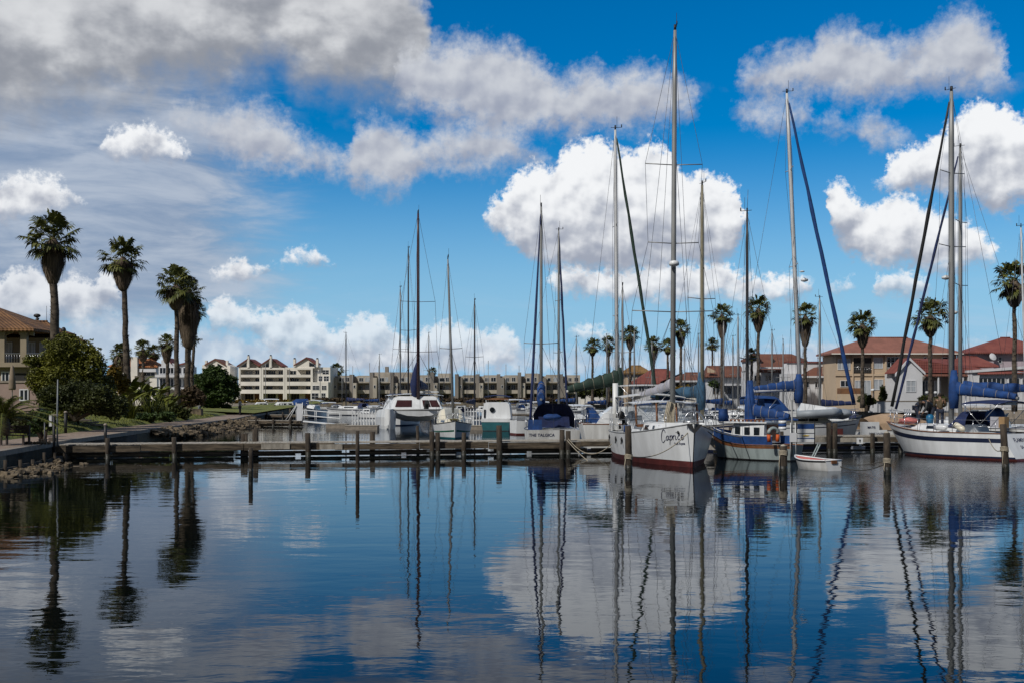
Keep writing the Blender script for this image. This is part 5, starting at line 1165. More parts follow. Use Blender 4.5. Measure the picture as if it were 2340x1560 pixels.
# --- white yacht lying along the right pier
o = boat('sailing_yacht', 'white yacht with leaning white mast and blue furled headsail along the right pier', 'yacht', WX(1815, 64.5), 64.5, 1, .0)
H = Hull(7.4, 2.9, 1.38, 1.38, 1.62, .42, .72, .5, .2, 2.4, .94, .6); hl = make_hull(o, H, M_white, M_navy, .15, (M_navy, .84, .875), rail=M_alu); guard(o, H, .05, .9, 5, .6)
cabin(o, -1.3, 2.2, 1.0, .6, 1.42, .38, M_cream, .6, .1, .86, [(.3, .7)])
for a in (1.55, 2.05): MB().bx(a, a + .3, -1.43, -1.36, .55, 1.15).build('hull_window', M_red, hl)
mast(o, .40, 1.6, WZ(214, 64.5), .115, M_wmast, ((.47, 1.0), (.50, .01), (.765, .9)), (3.55, 0, 1.75), (-3.6, 0, 1.5), (.3, 1.4, 1.4), dx=-.82, furl=M_blue, furlr=.105)
MB().lathe((.55, -.1, WZ(640, 64.3)), [(.05, -.1), (.2, -.05), (.22, .05), (.02, .14)], 10).build('radar_dome', M_white, o); MB().lathe((.42, -.1, WZ(622, 64.3)), [(.1, 0), (.16, .05), (.02, .1)], 9).build('radar_dome', M_white, o)
boom(o, (.25, 0, 3.35), (-2.4, -.1, 3.25), .12, M_wmast, M_blue, .29, .5, bootr=.25)
hood(o, -1.9, .0, 1.2, 1.6, 1.3, M_blue); bimini(o, -2.9, -1.2, 1.15, 1.9, .9, M_blue); MB().box((-.2, -1.0, 1.95), (2.0, .12, .32)).build('sail_bundle', M_white, o)
# grey inflatable tender stowed on its foredeck
o = boat('inflatable_tender', 'grey inflatable tender with white cover lashed on the white yacht foredeck', 'tender', WX(1868, 63.6), 63.6, 1, -.12); o.location.z = 1.95
m = MB(); m.tube([(-1.2, -.5, 0), (-.3, -.55, .02), (.7, -.42, .06), (1.15, 0, .12), (.7, .42, .06), (-.3, .55, .02), (-1.2, .5, 0)], [.2, .23, .23, .22, .23, .23, .2], 9); m.build('tube', M_rubber, o)
MB().add([(-1.1, -.5, .1), (-.9, 0, .62), (-1.1, .5, .1), (.5, -.45, .16), (.4, 0, .42), (.5, .45, .16), (1.1, 0, .22)], [(0, 3, 4, 1), (1, 4, 5, 2), (3, 6, 4), (4, 6, 5), (0, 1, 2)]).build('cover', M_white, o)
o = boat('inflatable_tender', 'small grey inflatable bow rolled up beside the blue furled headsail', 'tender', WX(1925, 64), 64, 1, .1); o.location.z = 1.95
MB().ell((0, 0, 0), (.55, .45, .28), 12, 8, .3, 4).build('tube', M_rubber, o)
# --- tan-covered motor boat with stepped transom carrying its name
o = boat('motor_boat', 'white motor boat under a tan cover, lettered on its stepped white stern', 'motor boat', WX(2050, 65), 65.5, 1, .12)
H = Hull(4.2, 2.2, .9, 1.0, 1.25, .4, .85, .4, .0); make_hull(o, H, M_white2, M_navy, .1)
m = MB(); rings = []
for i in range(8):
    t = i / 7; x = lerp(-1.9, 2.0, t); hh = .35 + .62 * math.sin(math.pi * min(1, .18 + t * .75)); ww = 1.08 * (1 - .7 * max(0, t - .55)); rings.append([(x, ww * math.cos(a), 1.0 + hh * math.sin(a) ** .8) for a in [math.pi * k / 8 for k in range(9)]])
m.loft(rings, False, False, False); fixn(m.build('boat_cover', mat('tan_boat_cover', (.36, .25, .16), .85, .15, 2, bump=.3), o))
for k, (a, b, z0, z1) in enumerate(((-2.55, -1.5, .35, 1.5), (-1.5, -1.05, .35, 1.05), (-1.05, -.6, .35, .75))): MB().bx(a, b, -1.32 - .02 * k, -1.12, z0, z1).build('stern_step', M_white, o)
lettering('MATIS', .17, M_ink, o, lambda a, b: Vector((-1.98 + a, -1.35, 1.15 + b)), 0, 1, .003, 'name_lettering'); lettering('PORT SALDI', .15, M_ink, o, lambda a, b: Vector((-1.72 + a, -1.37, .8 + b)), 0, 1, .003, 'port_lettering')

# --- small blue and white cabin boat with a wooden mast
o = boat('cabin_boat', 'small blue and pale green cabin boat with white wheelhouse and wooden mast', 'cabin boat', WX(1722, 53.4), 53.4, -.62, .60)
H = Hull(4.6, 1.9, .72, .70, 1.05, .45, .55, .35, .1, 2.0, .88, .55); hl = make_hull(o, H, M_pgreen, M_black, .06, (M_teak, .80, .96), rail=M_teak)
m = MB(); m.add(*H.side(1, lambda t: H.sheer(t), lambda t: H.sheer(t) + .42, .0, t0=.18, t1=.97, nz=2)); m.add(*H.side(-1, lambda t: H.sheer(t), lambda t: H.sheer(t) + .42, .0, t0=.18, t1=.97, nz=2)); m.build('spray_cloth', M_blue, o)
m = MB(); m.tube([(H.x(t, 9), H.bd(t), H.sheer(t) + .44) for t in [.18 + .8 * k / 10 for k in range(11)]], .02, 5); m.build('grab_rail', M_white, o)
c = cabin(o, -1.0, 1.0, .74, .5, .85, .86, M_white, .2, .02, .9)
for k in range(3): MB().bx(-.75 + k * .55, -.47 + k * .55, .70 - k * .06, .735 - k * .06, 1.15, 1.52).build('cabin_window', M_glass, c)
m = MB(); m.box((0, 0, 1.74), (2.3, 1.5, .06)); m.build('cabin_roof', M_white, c); m = MB()
for k in range(9): m.bx(-.9 + k * .22, -.82 + k * .22, .5, .56, 1.77, 1.85)
m.bx(-.95, .95, .49, .57, 1.85, 1.88)
tag(m.build('roof_rail', M_teak, c), None); MB().bx(-1.06, -1.005, -.45, .45, .9, 1.65).build('cabin_door', M_teak, c)
mast(o, .35, 1.0, WZ(486, 53.4), .075, M_dmast, ((.35, .75),), (2.3, 0, 1.2), (-2.2, 0, .8), (.2, .9, .8)); MB().tube([(.35, .0, WZ(486, 53.4)), (.30, 0, WZ(432, 53.4))], .012, 4).build('aerial', M_wire, o)
boom(o, (.2, 0, 2.15), (-1.9, -.1, 1.95), .05, M_dmast, M_blue, .25, 1.25, bootr=.26)
for dx in (1.5, 1.9): MB().tube([(dx, .2, .9), (dx + .1, .2, 2.4)], .02, 5).build('stay', M_steel, o)
MB().tube([(1.6, .1, 1.75), (1.62, .1, 2.35)], [.26, .22], 10).build('hung_bucket', M_blue, o)
o2 = thing('life_ring', 'orange and grey horseshoe life buoy on the blue cabin boat stern rail', 'life buoy', (WX(1767, 51.4), 51.4, 1.25), R(20))
m = MB(); m.tube([(-.22, 0, -.35), (-.24, 0, -.02)], .085, 8); m.tube([(.22, 0, -.35), (.24, 0, -.02)], .085, 8); m.build('float', M_orange, o2); MB().tube([(.24 * math.cos(a), 0, .02 + .24 * math.sin(a)) for a in [math.pi * k / 8 for k in range(9)]], .085, 8).build('collar', M_pgreen, o2)
o2 = thing('fender', 'blue and white striped fender hanging right of the blue cabin boat', 'fender', (WX(1788, 51), 51, 1.75)); 
for k in range(4): MB().lathe((0, 0, -.3 + k * .14), [(.17, 0), (.185, .07), (.17, .139)], 10).build('band', M_blue if k % 2 else M_white, o2)
# --- striped board and ladder by the pier
o = thing('striped_banner', 'blue topped white and blue striped banner hung on a frame by the pier', 'banner', (WX(1841, 57.5), 57.5, .66))
for k, (z0, z1, mm) in enumerate(((.64, .90, M_blue), (.44, .639, M_white), (.40, .439, M_navy), (.19, .399, M_white), (.14, .189, M_blue), (-.02, .139, M_white))): MB().bx(-.42, .42, -.03, .03, z0, z1).build('cloth_band', mm, o)
m = MB(); m.ell((0, -.035, .30), (.2, .02, .04)); m.build('emblem', mat('yellow_mark', (.5, .34, .04), .7), o)
for x in (-.46, .46): MB().tube([(x, .02, -.4), (x, .02, .95)], .03, 5).build('post', M_black, o)
o = thing('boarding_ladder', 'grey pole and hanging white line rack between the striped banner and the grey post', 'ladder', (WX(1812, 50), 50, .2)); m = MB(); m.tube([(-.12, 0, 0), (-.1, 0, 1.6)], .02, 5); m.tube([(.14, 0, 0), (.1, 0, 1.6)], .02, 5); m.build('side_rail', M_white, o); MB().bx(-.14, .16, -.03, .03, .75, 1.15).build('slatted_panel', M_whitew, o)
MB().tube([(-.02, .1, .1), (-.02, .1, 2.6)], .035, 6).build('pole', M_alu, o)
o = thing('swim_ladder', 'pale green metal ladder leaning behind the red dinghy', 'ladder', (WX(1846, 50), 50, .1)); m = MB()
for yy in (0, .35): m.tube([(0, yy, -.4), (.55, yy, .75)], .03, 5)
for k in range(4): m.tube([(.1 + .13 * k, 0, -.2 + .27 * k), (.1 + .13 * k, .35, -.2 + .27 * k)], .022, 5)
m.build('frame', M_pgreen, o)
# --- red-lined dinghy
o = boat('rowing_dinghy', 'small white rowing dinghy with red inside moored before the pier', 'dinghy', WX(1860, 46.2), 46.2, -.44, .90)
H = Hull(2.3, 1.15, .42, .40, .52, .45, .72, .2, -.06, 2.2, .80, .5); nt = 18
m = MB()
for sg in (-1, 1): m.add(*H.side(sg, lambda t: -.15, H.sheer, nt=nt), True)
hu = m.build('hull', M_white2, o)
k_ = [(H.x(0, lerp(-.15, .42, i / 4)), H.hb(0, lerp(-.15, .42, i / 4)), lerp(-.15, .42, i / 4)) for i in range(5)]; m = MB().add([(x, -y, z) for x, y, z in k_] + k_, [(i, 5 + i, 6 + i, i + 1) for i in range(4)]); m.build('transom', M_white, o)
m = MB(); vs = []
for i in range(nt + 1):
    t = i / nt; z = H.sheer(t) - .02; yb = H.bd(t) * .93; x = H.x(t, z) * .985; t2 = min(t, .90); x2 = H.x(t2, .1) * .97; yi = H.hb(t2, .1) * .86; vs += [(x, -yb, z), (x2, -yi, .1), (x2, yi, .1), (x, yb, z)]
m.add(vs, [(4 * i + j, 4 * i + 4 + j, 4 * i + 5 + j, 4 * i + 1 + j) for i in range(nt) for j in range(3)]); m.build('interior', mat('red_paint', (.34, .030, .022), .5, .15), o)
m = MB()
for sg in (-1, 1): m.tube([(H.x(i / 18, 1), sg * H.bd(i / 18), H.sheer(i / 18)) for i in range(19)], .032, 6)
m.tube([(H.x(0, 1), -H.bd(0), .42), (H.x(0, 1), H.bd(0), .42)], .03, 6); m.build('gunwale', M_white, o); m = MB()
for sg in (-1, 1): m.add(*H.side(sg, lambda t: H.sheer(t) - .075, lambda t: H.sheer(t) - .03, .012, nz=1))
m.build('rub_rail', M_black, o)
MB().bx(-.25, .05, -.48, .48, .27, .30).build('thwart', M_teak, o); MB().bx(-1.16 - .05, -1.12, -.13, .13, .29, .42).build('motor_pad', M_teak, o)

# --- white yacht left of the ketch, green covers
o = boat('sailing_yacht', 'white yacht with dark green boom cover and green furled headsail', 'yacht', 7.18, 63.0, 1, .05)
H = Hull(6.8, 2.9, 1.42, 1.42, 1.6, .45, .74, .5, .3); hl = make_hull(o, H, M_grey if False else M_white2, M_navy, .1, rail=M_teak); guard(o, H, .04, .9, 5, .6); cabin(o, -2.7, 1.6, 1.05, .7, 1.44, .62, M_white, .9, .5, .85, [(.3, .6)]); cabin(o, -2.2, .2, .8, .6, 2.02, .35, M_white, .5, .5, .85)
mast(o, -1.35, 1.6, WZ(298, 63), .10, M_wmast, ((.36, 1.05), (.67, .95)), (1.05, 0, 1.7), (-3.3, 0, 1.5), (-1.4, 1.4, 1.45), dx=-.12, furl=M_green, furlr=.085)
boom(o, (-1.25, 0, 3.7), (-4.2, -.2, 3.2), .07, M_wmast, M_green, .36, .4, bootr=.22); bimini(o, -1.4, 1.7, 1.1, 2.0, 1.5, M_white2, 'hard_top', .05, True)
hood(o, -3.0, -2.2, .9, 1.5, .7, M_blue, win=M_clear)
# --- beige hull right of the ketch, tan mast
o = boat('sailing_yacht', 'beige-hulled yacht with tan mast and faded blue sail cover', 'yacht', 10.1, 62.5, .42, -.90)
H = Hull(8.0, 2.9, 1.25, 1.25, 1.55, .42, .7, .5, .2); make_hull(o, H, mat('beige_hull', (.40, .38, .35), .4, .1), M_navy, .12, (M_navy, .90, .96)); guard(o, H, .04, .9, 5, .6); cabin(o, -2.2, 1.8, 1.0, .6, 1.25, .4, wins=[(.2, .6)])
mast(o, .6, 1.5, WZ(424, 62), .105, M_tan, ((.52, .9),), (3.9, 0, 1.6), (-3.9, 0, 1.3), (.5, 1.4, 1.3)); boom(o, (.5, 0, 3.0), (-3.2, -.9, 2.9), .07, M_tan, mat('faded_blue', (.03, .085, .15), .85, .3, 3, bump=.3), .30, .9, bootr=.26); bimini(o, -3.4, -1.6, 1.1, 1.8, .9, M_dblue)

# --- blue canopied yacht, stern on
o = boat('sailing_yacht', 'white yacht stern on behind the pier with navy cockpit tent and bright blue sail bag', 'yacht', WX(1263, 70), 69.5, .02, 1)
H = Hull(7.6, 3.5, 1.0, 1.0, 1.3, .42, .86, .6, .15, 2.2, .95, .6); hl = make_hull(o, H, M_white2, M_navy, .1); guard(o, H, .03, .88, 5, .6)
lettering('THE TALGICA', .24, M_ink, hl, lambda a, b: Vector((H.x(0, .62 + b) - .012, -a + .72, .62 + b)), .1, 1.0, .004, 'name_lettering')
hood(o, -2.6, -.2, 1.35, 1.05, 1.45, M_dblue, name='cockpit_tent'); MB().add([(-2.62, -.95, 1.1), (-2.62, 1.0, 1.1), (-2.62, .95, 1.75), (-2.62, -.9, 1.75)], [(0, 1, 2, 3)]).build('tent_panel', M_dblue, o)
mast(o, -.1, 1.2, WZ(473, 69.4), .10, M_tan if False else M_alu, ((.37, 1.05),), None, (-3.7, 0, 1.1), (-.2, 1.6, 1.05), y=.72); boom(o, (-.3, .72, 3.0), (-3.2, .75, 2.75), .07, M_alu, M_blue, .42, .3)
pts = [Vector((-.1, .75, WZ(486, 69.4))).lerp(Vector((-3.2, 1.38, WZ(965, 66.3))), i / 10) for i in range(11)]; MB().tube(pts, [.03 + .05 * min(1, i / 5) for i in range(11)], 7).build('furled_sail', M_dblue, o)
MB().box((-3.5, 1.1, 1.28), (.45, .85, .6), taper=.92).build('blue_locker_cover', M_blue, o); MB().ell((-3.3, .1, 1.72), (.25, .5, .2), 10, 6, .4, 2).build('folded_awning', M_blue, o); m = MB(); m.bx(-3.83, -3.79, -.55, -.46, .45, .9); m.build('rudder_fitting', M_black, hl)
for sg in (-1, 1): MB().tube([(-3.7, sg * 1.2, 1.0), (-3.7, sg * 1.2, 1.8)], .02, 5).build('stern_post', M_steel, o)
o = boat('sailing_yacht', 'yacht with slim mast and navy furled headsail right behind the navy cockpit tent', 'yacht', WX(1285, 88), 88, .9, .3)
H = Hull(8, 2.8, 1.1, 1.1, 1.4); make_hull(o, H); cabin(o, -2, 2, 1, .6, 1.1, .4, wins=[(.2, .6)]); mast(o, -.3, 1.4, WZ(528, 88), .085, M_alu, ((.34, 1.0), (.62, .6)), (.45, 0, 1.4), (-3.9, 0, 1.2), (-.4, 1.3, 1.2), furl=M_dblue, furlr=.08)

# --- catamaran
o = boat('catamaran', 'large white sailing catamaran, bows towards us, with dark tinted windows', 'catamaran', WX(945, 104), 106, .17, -1); o.scale = (1, 1.17, 1)
hl = MB()
for sg in (-1, 1):
    rings = []
    for x, hw, zt in ((5.6, .05, 1.75), (5.2, .36, 1.8), (4.0, .58, 1.75), (1, .68, 1.7), (-3, .68, 1.5), (-5.4, .55, 1.0)):
        rings.append([(x + (.0 if z > 0 else -.12), sg * 2.35 + hw * k, z) for k, z in ((.75, -.5), (.95, .3), (1.0, zt * .6), (.85, zt), (-.85, zt), (-1, zt * .6), (-.95, .3), (-.75, -.5))])
    h_ = fixn(MB().loft(rings, True, False).build('hull', M_white, o))
br = []
for x, z0, z1 in ((3.6, 1.15, 1.62), (3.0, .72, 1.72), (1.0, .62, 1.75), (-4.6, .62, 1.6)): br.append([(x, -1.75, z0 + .3), (x, -.9, z0 + .02), (x, 0, z0 - .05), (x, .9, z0 + .02), (x, 1.75, z0 + .3), (x, 1.9, z1), (x, 0, z1 + .05), (x, -1.9, z1)])
fixn(MB().loft(br, True, False).build('bridge_deck', M_white, o))
c = cabin(o, -3.6, 2.6, 2.45, 1.95, 1.66, 1.25, M_white, 1.25, .2, .80)
pl_z = lambda f: (2.6 - 1.25 * f + .03, 1.66 + 1.25 * f); 
for ya, yb in ((-1.84, -.48), (.48, 1.08), (1.13, 1.84)):
    (xa, za), (xb, zb) = pl_z(.24), pl_z(.72); k0, k1 = .95, .84
    MB().add([(xa, ya * k0, za), (xa, yb * k0, za), (xb, yb * k1, zb), (xb, ya * k1, zb)], [(0, 1, 2, 3)]).build('cabin_window', mat('tinted_maroon', (.045, .016, .016), .1, .2), c)
MB().add([(-3.3, 2.42, 2.1), (1.4, 2.2, 2.1), (.9, 2.02, 2.55), (-3.2, 2.1, 2.55)], [(0, 1, 2, 3)]).build('cabin_window', M_glass, c)
bimini(o, -4.2, .6, 2.2, 2.2, .78, M_white, 'hard_top', .16); MB().box((-.6, -1.5, 3.12), (1.2, 1.0, .06)).build('solar_panel', M_blue, o); MB().box((-1.4, 1.1, 3.32), (.7, 1.7, .14)).build('deck_box', M_white, o)
MB().tube([(5.0, -2.3, 1.7), (5.0, 2.3, 1.7)], .09, 7).build('fore_beam', M_alu, o); m = MB(); m.tube([(3.2, .6, 1.7), (4.2, .6, 2.4)], .2, 7); m.build('tender_on_deck', M_black, o)
for sg in (-1, 1): m = MB(); m.tube([(5.4, sg * 2.3, 1.8), (5.4, sg * 2.3, 2.45), (2.5, sg * 2.7, 2.4), (-4, sg * 2.8, 2.2)], .015, 4); m.tube([(2.5, sg * 2.7, 1.8), (2.5, sg * 2.7, 2.4)], .015, 4); m.build('guard_rail', M_steel, o)
mast(o, 1.6, 2.7, WZ(488, 104.5), .12, mat('maroon_mast', (.045, .018, .022), .4, .2), ((.52, 1.35), (.25, 1.5)), (5.0, 0, 1.8), (-5, 0, 2), (.8, 2.6, 1.8), y=.1, wr=.012)
pts = [Vector((1.2, -.05, 2.6)), Vector((1.1, -.15, 4.0)), Vector((1.3, 0, 5.4)), Vector((1.5, .05, 6.0))]; MB().tube(pts, [.28, .36, .24, .1], 8).build('sail_cover', M_dblue, o); boom(o, (1.3, .1, 3.7), (-3.8, 1.2, 3.7), .09, M_alu, M_dblue, .4)
# --- cream-hooded small sloop, bow on
o = boat('sailing_sloop', 'small white sloop with cream hood and green stripe, bow on just behind the pier', 'yacht', WX(1033, 79.5), 80.5, .12, -1)
H = Hull(5.6, 2.75, .92, .95, 1.22, .42, .7, .5, .1, 1.9, .88, .5); hl = make_hull(o, H, M_white, M_teal, .1, (mat('green_stripe', (.012, .10, .06), .4, .1), .42, .52), rail=M_black); guard(o, H, .05, .86, 4, .55)
cabin(o, -.9, 1.7, .95, .5, .98, .36, M_cream, .5, .1, .84, [(.2, .7)]); hood(o, -2.2, -.3, 1.05, 1.0, 1.05, M_cream, win=M_clear); MB().box((1.15, 0, 1.33), (.6, .62, .06)).build('fore_hatch', mat('olive_hatch', (.13, .11, .03), .3, .15), o)
lettering('F15', .2, M_ink, o, lambda a, b: Vector((1.75, a, 1.12 + b * .8)), 0, 1.1, .004, 'class_mark')
mast(o, .5, 1.3, WZ(593, 80), .075, M_alu, ((.44, .8),), (2.6, 0, 1.25), (-2.7, 0, 1.0), (.4, 1.25, 1.0), dy=-.38)
# --- teal and white cabin boat
o = boat('cabin_cruiser', 'white and teal cabin boat with a round porthole and dark canopy frame, stern on', 'cabin boat', WX(1142, 98), 98, .12, 1)
H = Hull(5.4, 2.6, .75, .75, 1.1, .4, .92, .4, 0); make_hull(o, H, M_teal, M_black, .05); MB().bx(-2.72, -2.2, -1.22, 1.22, .76, 1.05).build('aft_coaming', M_white, o)
c = cabin(o, -2.2, 1.6, 1.25, .9, .76, 1.65, M_white, .5, .12, .86); MB().tube([(-2.235, .35, 1.78), (-2.15, .35, 1.78)], .22, 14).build('porthole', M_glass, c); MB().bx(-2.22, -2.12, .92, 1.06, 1.1, 1.8).build('cabin_window', M_glass, c)
for sg in (-1, 1): MB().tube([(-1.6, sg * .95, 2.3), (-1.6, sg * .95, 2.85)], .04, 5).build('canopy_post', M_white, c)
bimini(o, -1.9, 0, 1.1, 2.35, .5, M_dblue, legs=False); MB().bx(-1.75, -1.7, -1.0, 1.0, 2.62, 2.8).build('canopy_side', M_brick, c)

# --- background boats: two kinds, copied
def small_yacht(name, label, top_m, cover, x, y, hx, hy, mh, mm=M_alu, L=8.0, group=None):
    o = boat(name, label, 'yacht', x, y, hx, hy, group); H = Hull(L, L * .34, .95, .95, 1.25, .42, .7, .6, .2); make_hull(o, H, top_m, M_navy, .1, (M_navy, .75, .88)); cabin(o, -L * .25, L * .22, L * .12, L * .07, .96, .42, wins=[(.2, .65)])
    mast(o, L * .06, 1.2, mh, .085, mm, ((.5, .9),), (L * .48, 0, 1.2), (-L * .48, 0, 1.0), (L * .05, L * .15, 1.0), wr=.011); boom(o, (L * .04, 0, 2.2), (-L * .36, 0, 2.3), .06, mm, cover, .24); hood(o, -L * .33, -L * .2, L * .11, 1.2, .55, cover)
    return o
small_yacht('sailing_yacht', 'distant yacht with dark blue mast and navy boom cover left of the picket gate', M_white, M_dblue, WX(797, 172), 172, -.8, .3, WZ(762, 172), M_dmast)
small_yacht('sailing_yacht', 'yacht moored behind the catamaran, dark mast left of the tallest one', M_white, M_dblue, WX(929, 116), 116, .3, 1, WZ(567, 116), M_dmast)
small_yacht('sailing_yacht', 'yacht moored left behind the catamaran with the shortest of its three masts', M_white, M_dblue, WX(911, 130), 130, .3, 1, WZ(657, 130), M_alu)
small_yacht('sailing_yacht', 'distant yacht whose mast stands between the catamaran and the cream-hooded sloop', M_white, M_blue, WX(976, 172), 172, .5, 1, WZ(762, 172), M_alu)
small_yacht('sailing_yacht', 'dark-masted yacht between the cream-hooded sloop and the teal cabin boat', M_white, M_dblue, WX(1082, 112), 112, .2, 1, WZ(687, 112), M_dmast)
small_yacht('sailing_yacht', 'distant yacht whose mast shows between the tan mast and the dark wooden mast', M_white, M_blue, WX(1698, 110), 110, -1, .1, WZ(722, 110), M_alu)
small_yacht('sailing_yacht', 'yacht with navy boom cover and grey mast left of the beige house', M_white, M_dblue, WX(1885, 92), 92, -1, .0, WZ(682, 92), M_alu, 7)
small_yacht('sailing_yacht', 'yacht with short mast behind the white and green yacht', M_white, M_blue, WX(1421, 84), 84, .2, 1, WZ(652, 84), M_alu)
o = boat('sailing_yacht', 'yacht with thin white mast and curved masthead aerial at the right edge', 'yacht', WX(2352, 66), 66, -.3, 1); H = Hull(6, 2.2, .9, .9, 1.2); make_hull(o, H); cabin(o, -1.5, 1.5, .8, .5, .9, .4, wins=[(.2, .6)])
mast(o, 0.2, 1.0, WZ(518, 66), .065, M_wmast, ((.28, .6),), (2.9, 0, 1.2), (-2.9, 0, 1), (.1, 1.0, .9), dx=.3, dy=.15)
def motor(name, label, x, y, hx, hy, L=7.0, canvas=None, group=None):
    o = boat(name, label, 'motor boat', x, y, hx, hy, group); H = Hull(L, L * .36, 1.0, 1.0, 1.35, .4, .92, .9, 0, 2.4, .92, .6); make_hull(o, H, M_white, M_navy, .1, (M_navy, .78, .86)); c = cabin(o, -L * .1, L * .28, L * .13, L * .08, 1.0, .75, M_white, .9, .1, .82, [(.1, .55), (.6, .85)])
    if canvas: hood(o, -L * .42, -L * .02, L * .15, 1.1, 1.25, canvas); 
    else: bimini(o, -L * .38, L * .02, L * .14, 1.1, 1.1, M_white, 'hard_top')
    m = MB(); m.tube([(L * .2, -L * .12, 1.3), (L * .44, -L * .05, 1.9), (L * .47, 0, 1.95), (L * .44, L * .05, 1.9), (L * .2, L * .12, 1.3)], .02, 5); m.build('bow_rail', M_steel, o)
    return o
motor('motor_yacht', 'blue-canvassed motor cruiser before the gabled apartments', WX(655, 205), 205, -.7, -.5, 9, M_blue)
motor('motor_yacht', 'white motor cruiser left of the blue-canvassed one before the gabled apartments', WX(602, 205), 205, -.9, -.4, 7)
motor('motor_boat', 'white cabin motor boat with dark door behind the gangway', WX(716, 150), 150, -.1, -1, 6.5)
mp = motor('motor_boat', 'small white motor boat near the white lattice post right of the teal cabin boat', WX(1192, 185), 185, .8, .3, 7)
G1 = 'boats moored in the crowded middle basin'
yp = small_yacht('sailing_yacht', 'small pale yacht crowded in the basin between the tan mast and the wooden mast', M_white, M_blue, WX(1645, 120), 120, .9, .2, WZ(735, 120), M_alu, 7, G1)
for px, d, a, lab in ((1668, 132, .3, 'small pale yacht crowded in the basin between the tan mast and the wooden mast'), (1488, 128, 1.2, 'small pale yacht whose mast shows just left of the big ketch mast'), (1380, 132, .5, 'small pale yacht moored before the dark hedge'), (1570, 140, 2.4, 'small pale yacht right behind the big ketch mast'), (1310, 150, .2, 'small pale yacht left of the dark hedge'), (1455, 118, 2.2, 'small pale yacht moored behind the green furled headsail'), (1530, 150, .4, 'small pale yacht right behind the big ketch mast'), (1592, 118, .9, 'small pale yacht just left of the tan mast'),
    (1718, 112, 2.6, 'small pale yacht crowded left of the blue cockpit covers'), (1757, 136, .3, 'small pale yacht before the steep brown roof'), (1790, 120, 1.4, 'small pale yacht before the steep brown roof'), (862, 190, .3, 'small pale yacht far behind the left bow of the catamaran'), (1215, 175, .5, 'small pale yacht left of the bright blue sail bag')):
    dup(yp, None, (WX(px, d), d, 0), a, random.Random(px).uniform(.78, 1.0), lab, G1)
for px, d, a, s_, lab in ((1252, 165, .1, .9, 'small white motor boat seen behind the bright blue sail bag'), (1296, 140, 2.8, .8, 'small white motor boat seen above the navy cockpit tent'), (1345, 118, .4, .85, 'small white motor boat left of the white and green yacht'), (1610, 98, .2, .8, 'small white motor boat packed behind the beige hull'), (1690, 92, 2.9, .9, 'small white motor boat packed behind the blue cabin boat'), (1050, 175, .2, .8, 'small white motor boat in the gap right of the catamaran'),
    (845, 150, 2.6, .7, 'small white motor boat behind the left picket gate'), (765, 185, .3, .8, 'small white motor boat behind the gangway rail'), (1905, 108, .1, .8, 'small white motor boat before the low garden wall'), (1740, 104, .2, .8, 'small white motor boat crowded behind the blue cockpit covers'), (1575, 108, 2.7, .75, 'small white motor boat seen over the big ketch cabin'), (1440, 108, .3, .8, 'small white motor boat seen over the white and green yacht'), (1110, 165, 2.8, .8, 'small white motor boat seen over the teal cabin boat'), (2240, 112, .2, .9, 'small white motor boat behind the blue boom covers')):
    dup(mp, None, (WX(px, d), d, 0), a, s_, lab, G1)
# thin far masts without visible hulls belong to small day boats
dp = boat('day_sailer', 'tiny far day sailer, only its thin mast catching the eye before the brown townhouses', 'sailing boat', WX(840, 230), 230, 1, .2, 'tiny far day sailers'); H = Hull(5, 1.8, .6, .6, .85); make_hull(dp, H); MB().tube([(.4, 0, .6), (.4, 0, 9.5)], .06, 6).build('mast', M_alu, dp); MB().tube([(.3, 0, 1.3), (-1.9, 0, 1.3)], .12, 6).build('boom', M_dblue, dp)
for px, d in ((778, 235), (808, 240), (868, 245), (888, 235), (1008, 240), (1120, 235), (1160, 240), (610, 235), (658, 225), (735, 235), (1190, 250), (1340, 235)): dup(dp, None, (WX(px, d), d, 0), random.Random(px).uniform(0, 6), random.Random(px).uniform(.8, 1.25))
# --- mooring ropes
def rope(label, a, b, k, m=M_rope, r=.022): 
    a, b = Vector(a), Vector(b); o = thing('mooring_rope', label, 'rope', a, 0, 'mooring ropes'); MB().tube([p - a for p in sag(a, b, k, 14)], r, 5).build('strand', m, o)
rope('rope from the big steel yacht bow down to the brown post before it', (WX(1572, 47.2), 47.2, 1.45), (WX(1440, 43.9), 43.85, .66), .38)
rope('rope from the big steel yacht bow across to the blue cabin boat', (WX(1606, 46.8), 46.8, 1.75), (WX(1700, 53), 53.0, 1.05), .10)
rope('lower rope from the big steel yacht bow to the blue cabin boat', (WX(1622, 47), 47.5, 1.5), (WX(1685, 53), 54.0, .75), .12, M_drope)
rope('rope drooping from the pier corner into the water left of the big steel yacht', (WX(1296, 57), 57.2, .75), (WX(1345, 52), 52, -.03), .05)
rope('slack rope from the pier to the big steel yacht quarter', (WX(1300, 57), 57.5, .8), (WX(1408, 55), 55, .9), .75)
rope('upper dark rope from the dinghy to the grey weathered post', (WX(1905, 46), 45.6, .35), (WX(2026, 43), 43, .55), .16, M_drope, .016)
rope('slack dark rope trailing from the dinghy to the grey weathered post', (WX(1905, 46), 45.4, .2), (WX(2028, 43), 43, .45), .24, M_drope, .022)
rope('rope hanging from the white sloop side to the brown post at the right edge', (WX(2290, 50), 51.4, 1.05), (WX(2296, 45), 45.1, .9), .3)
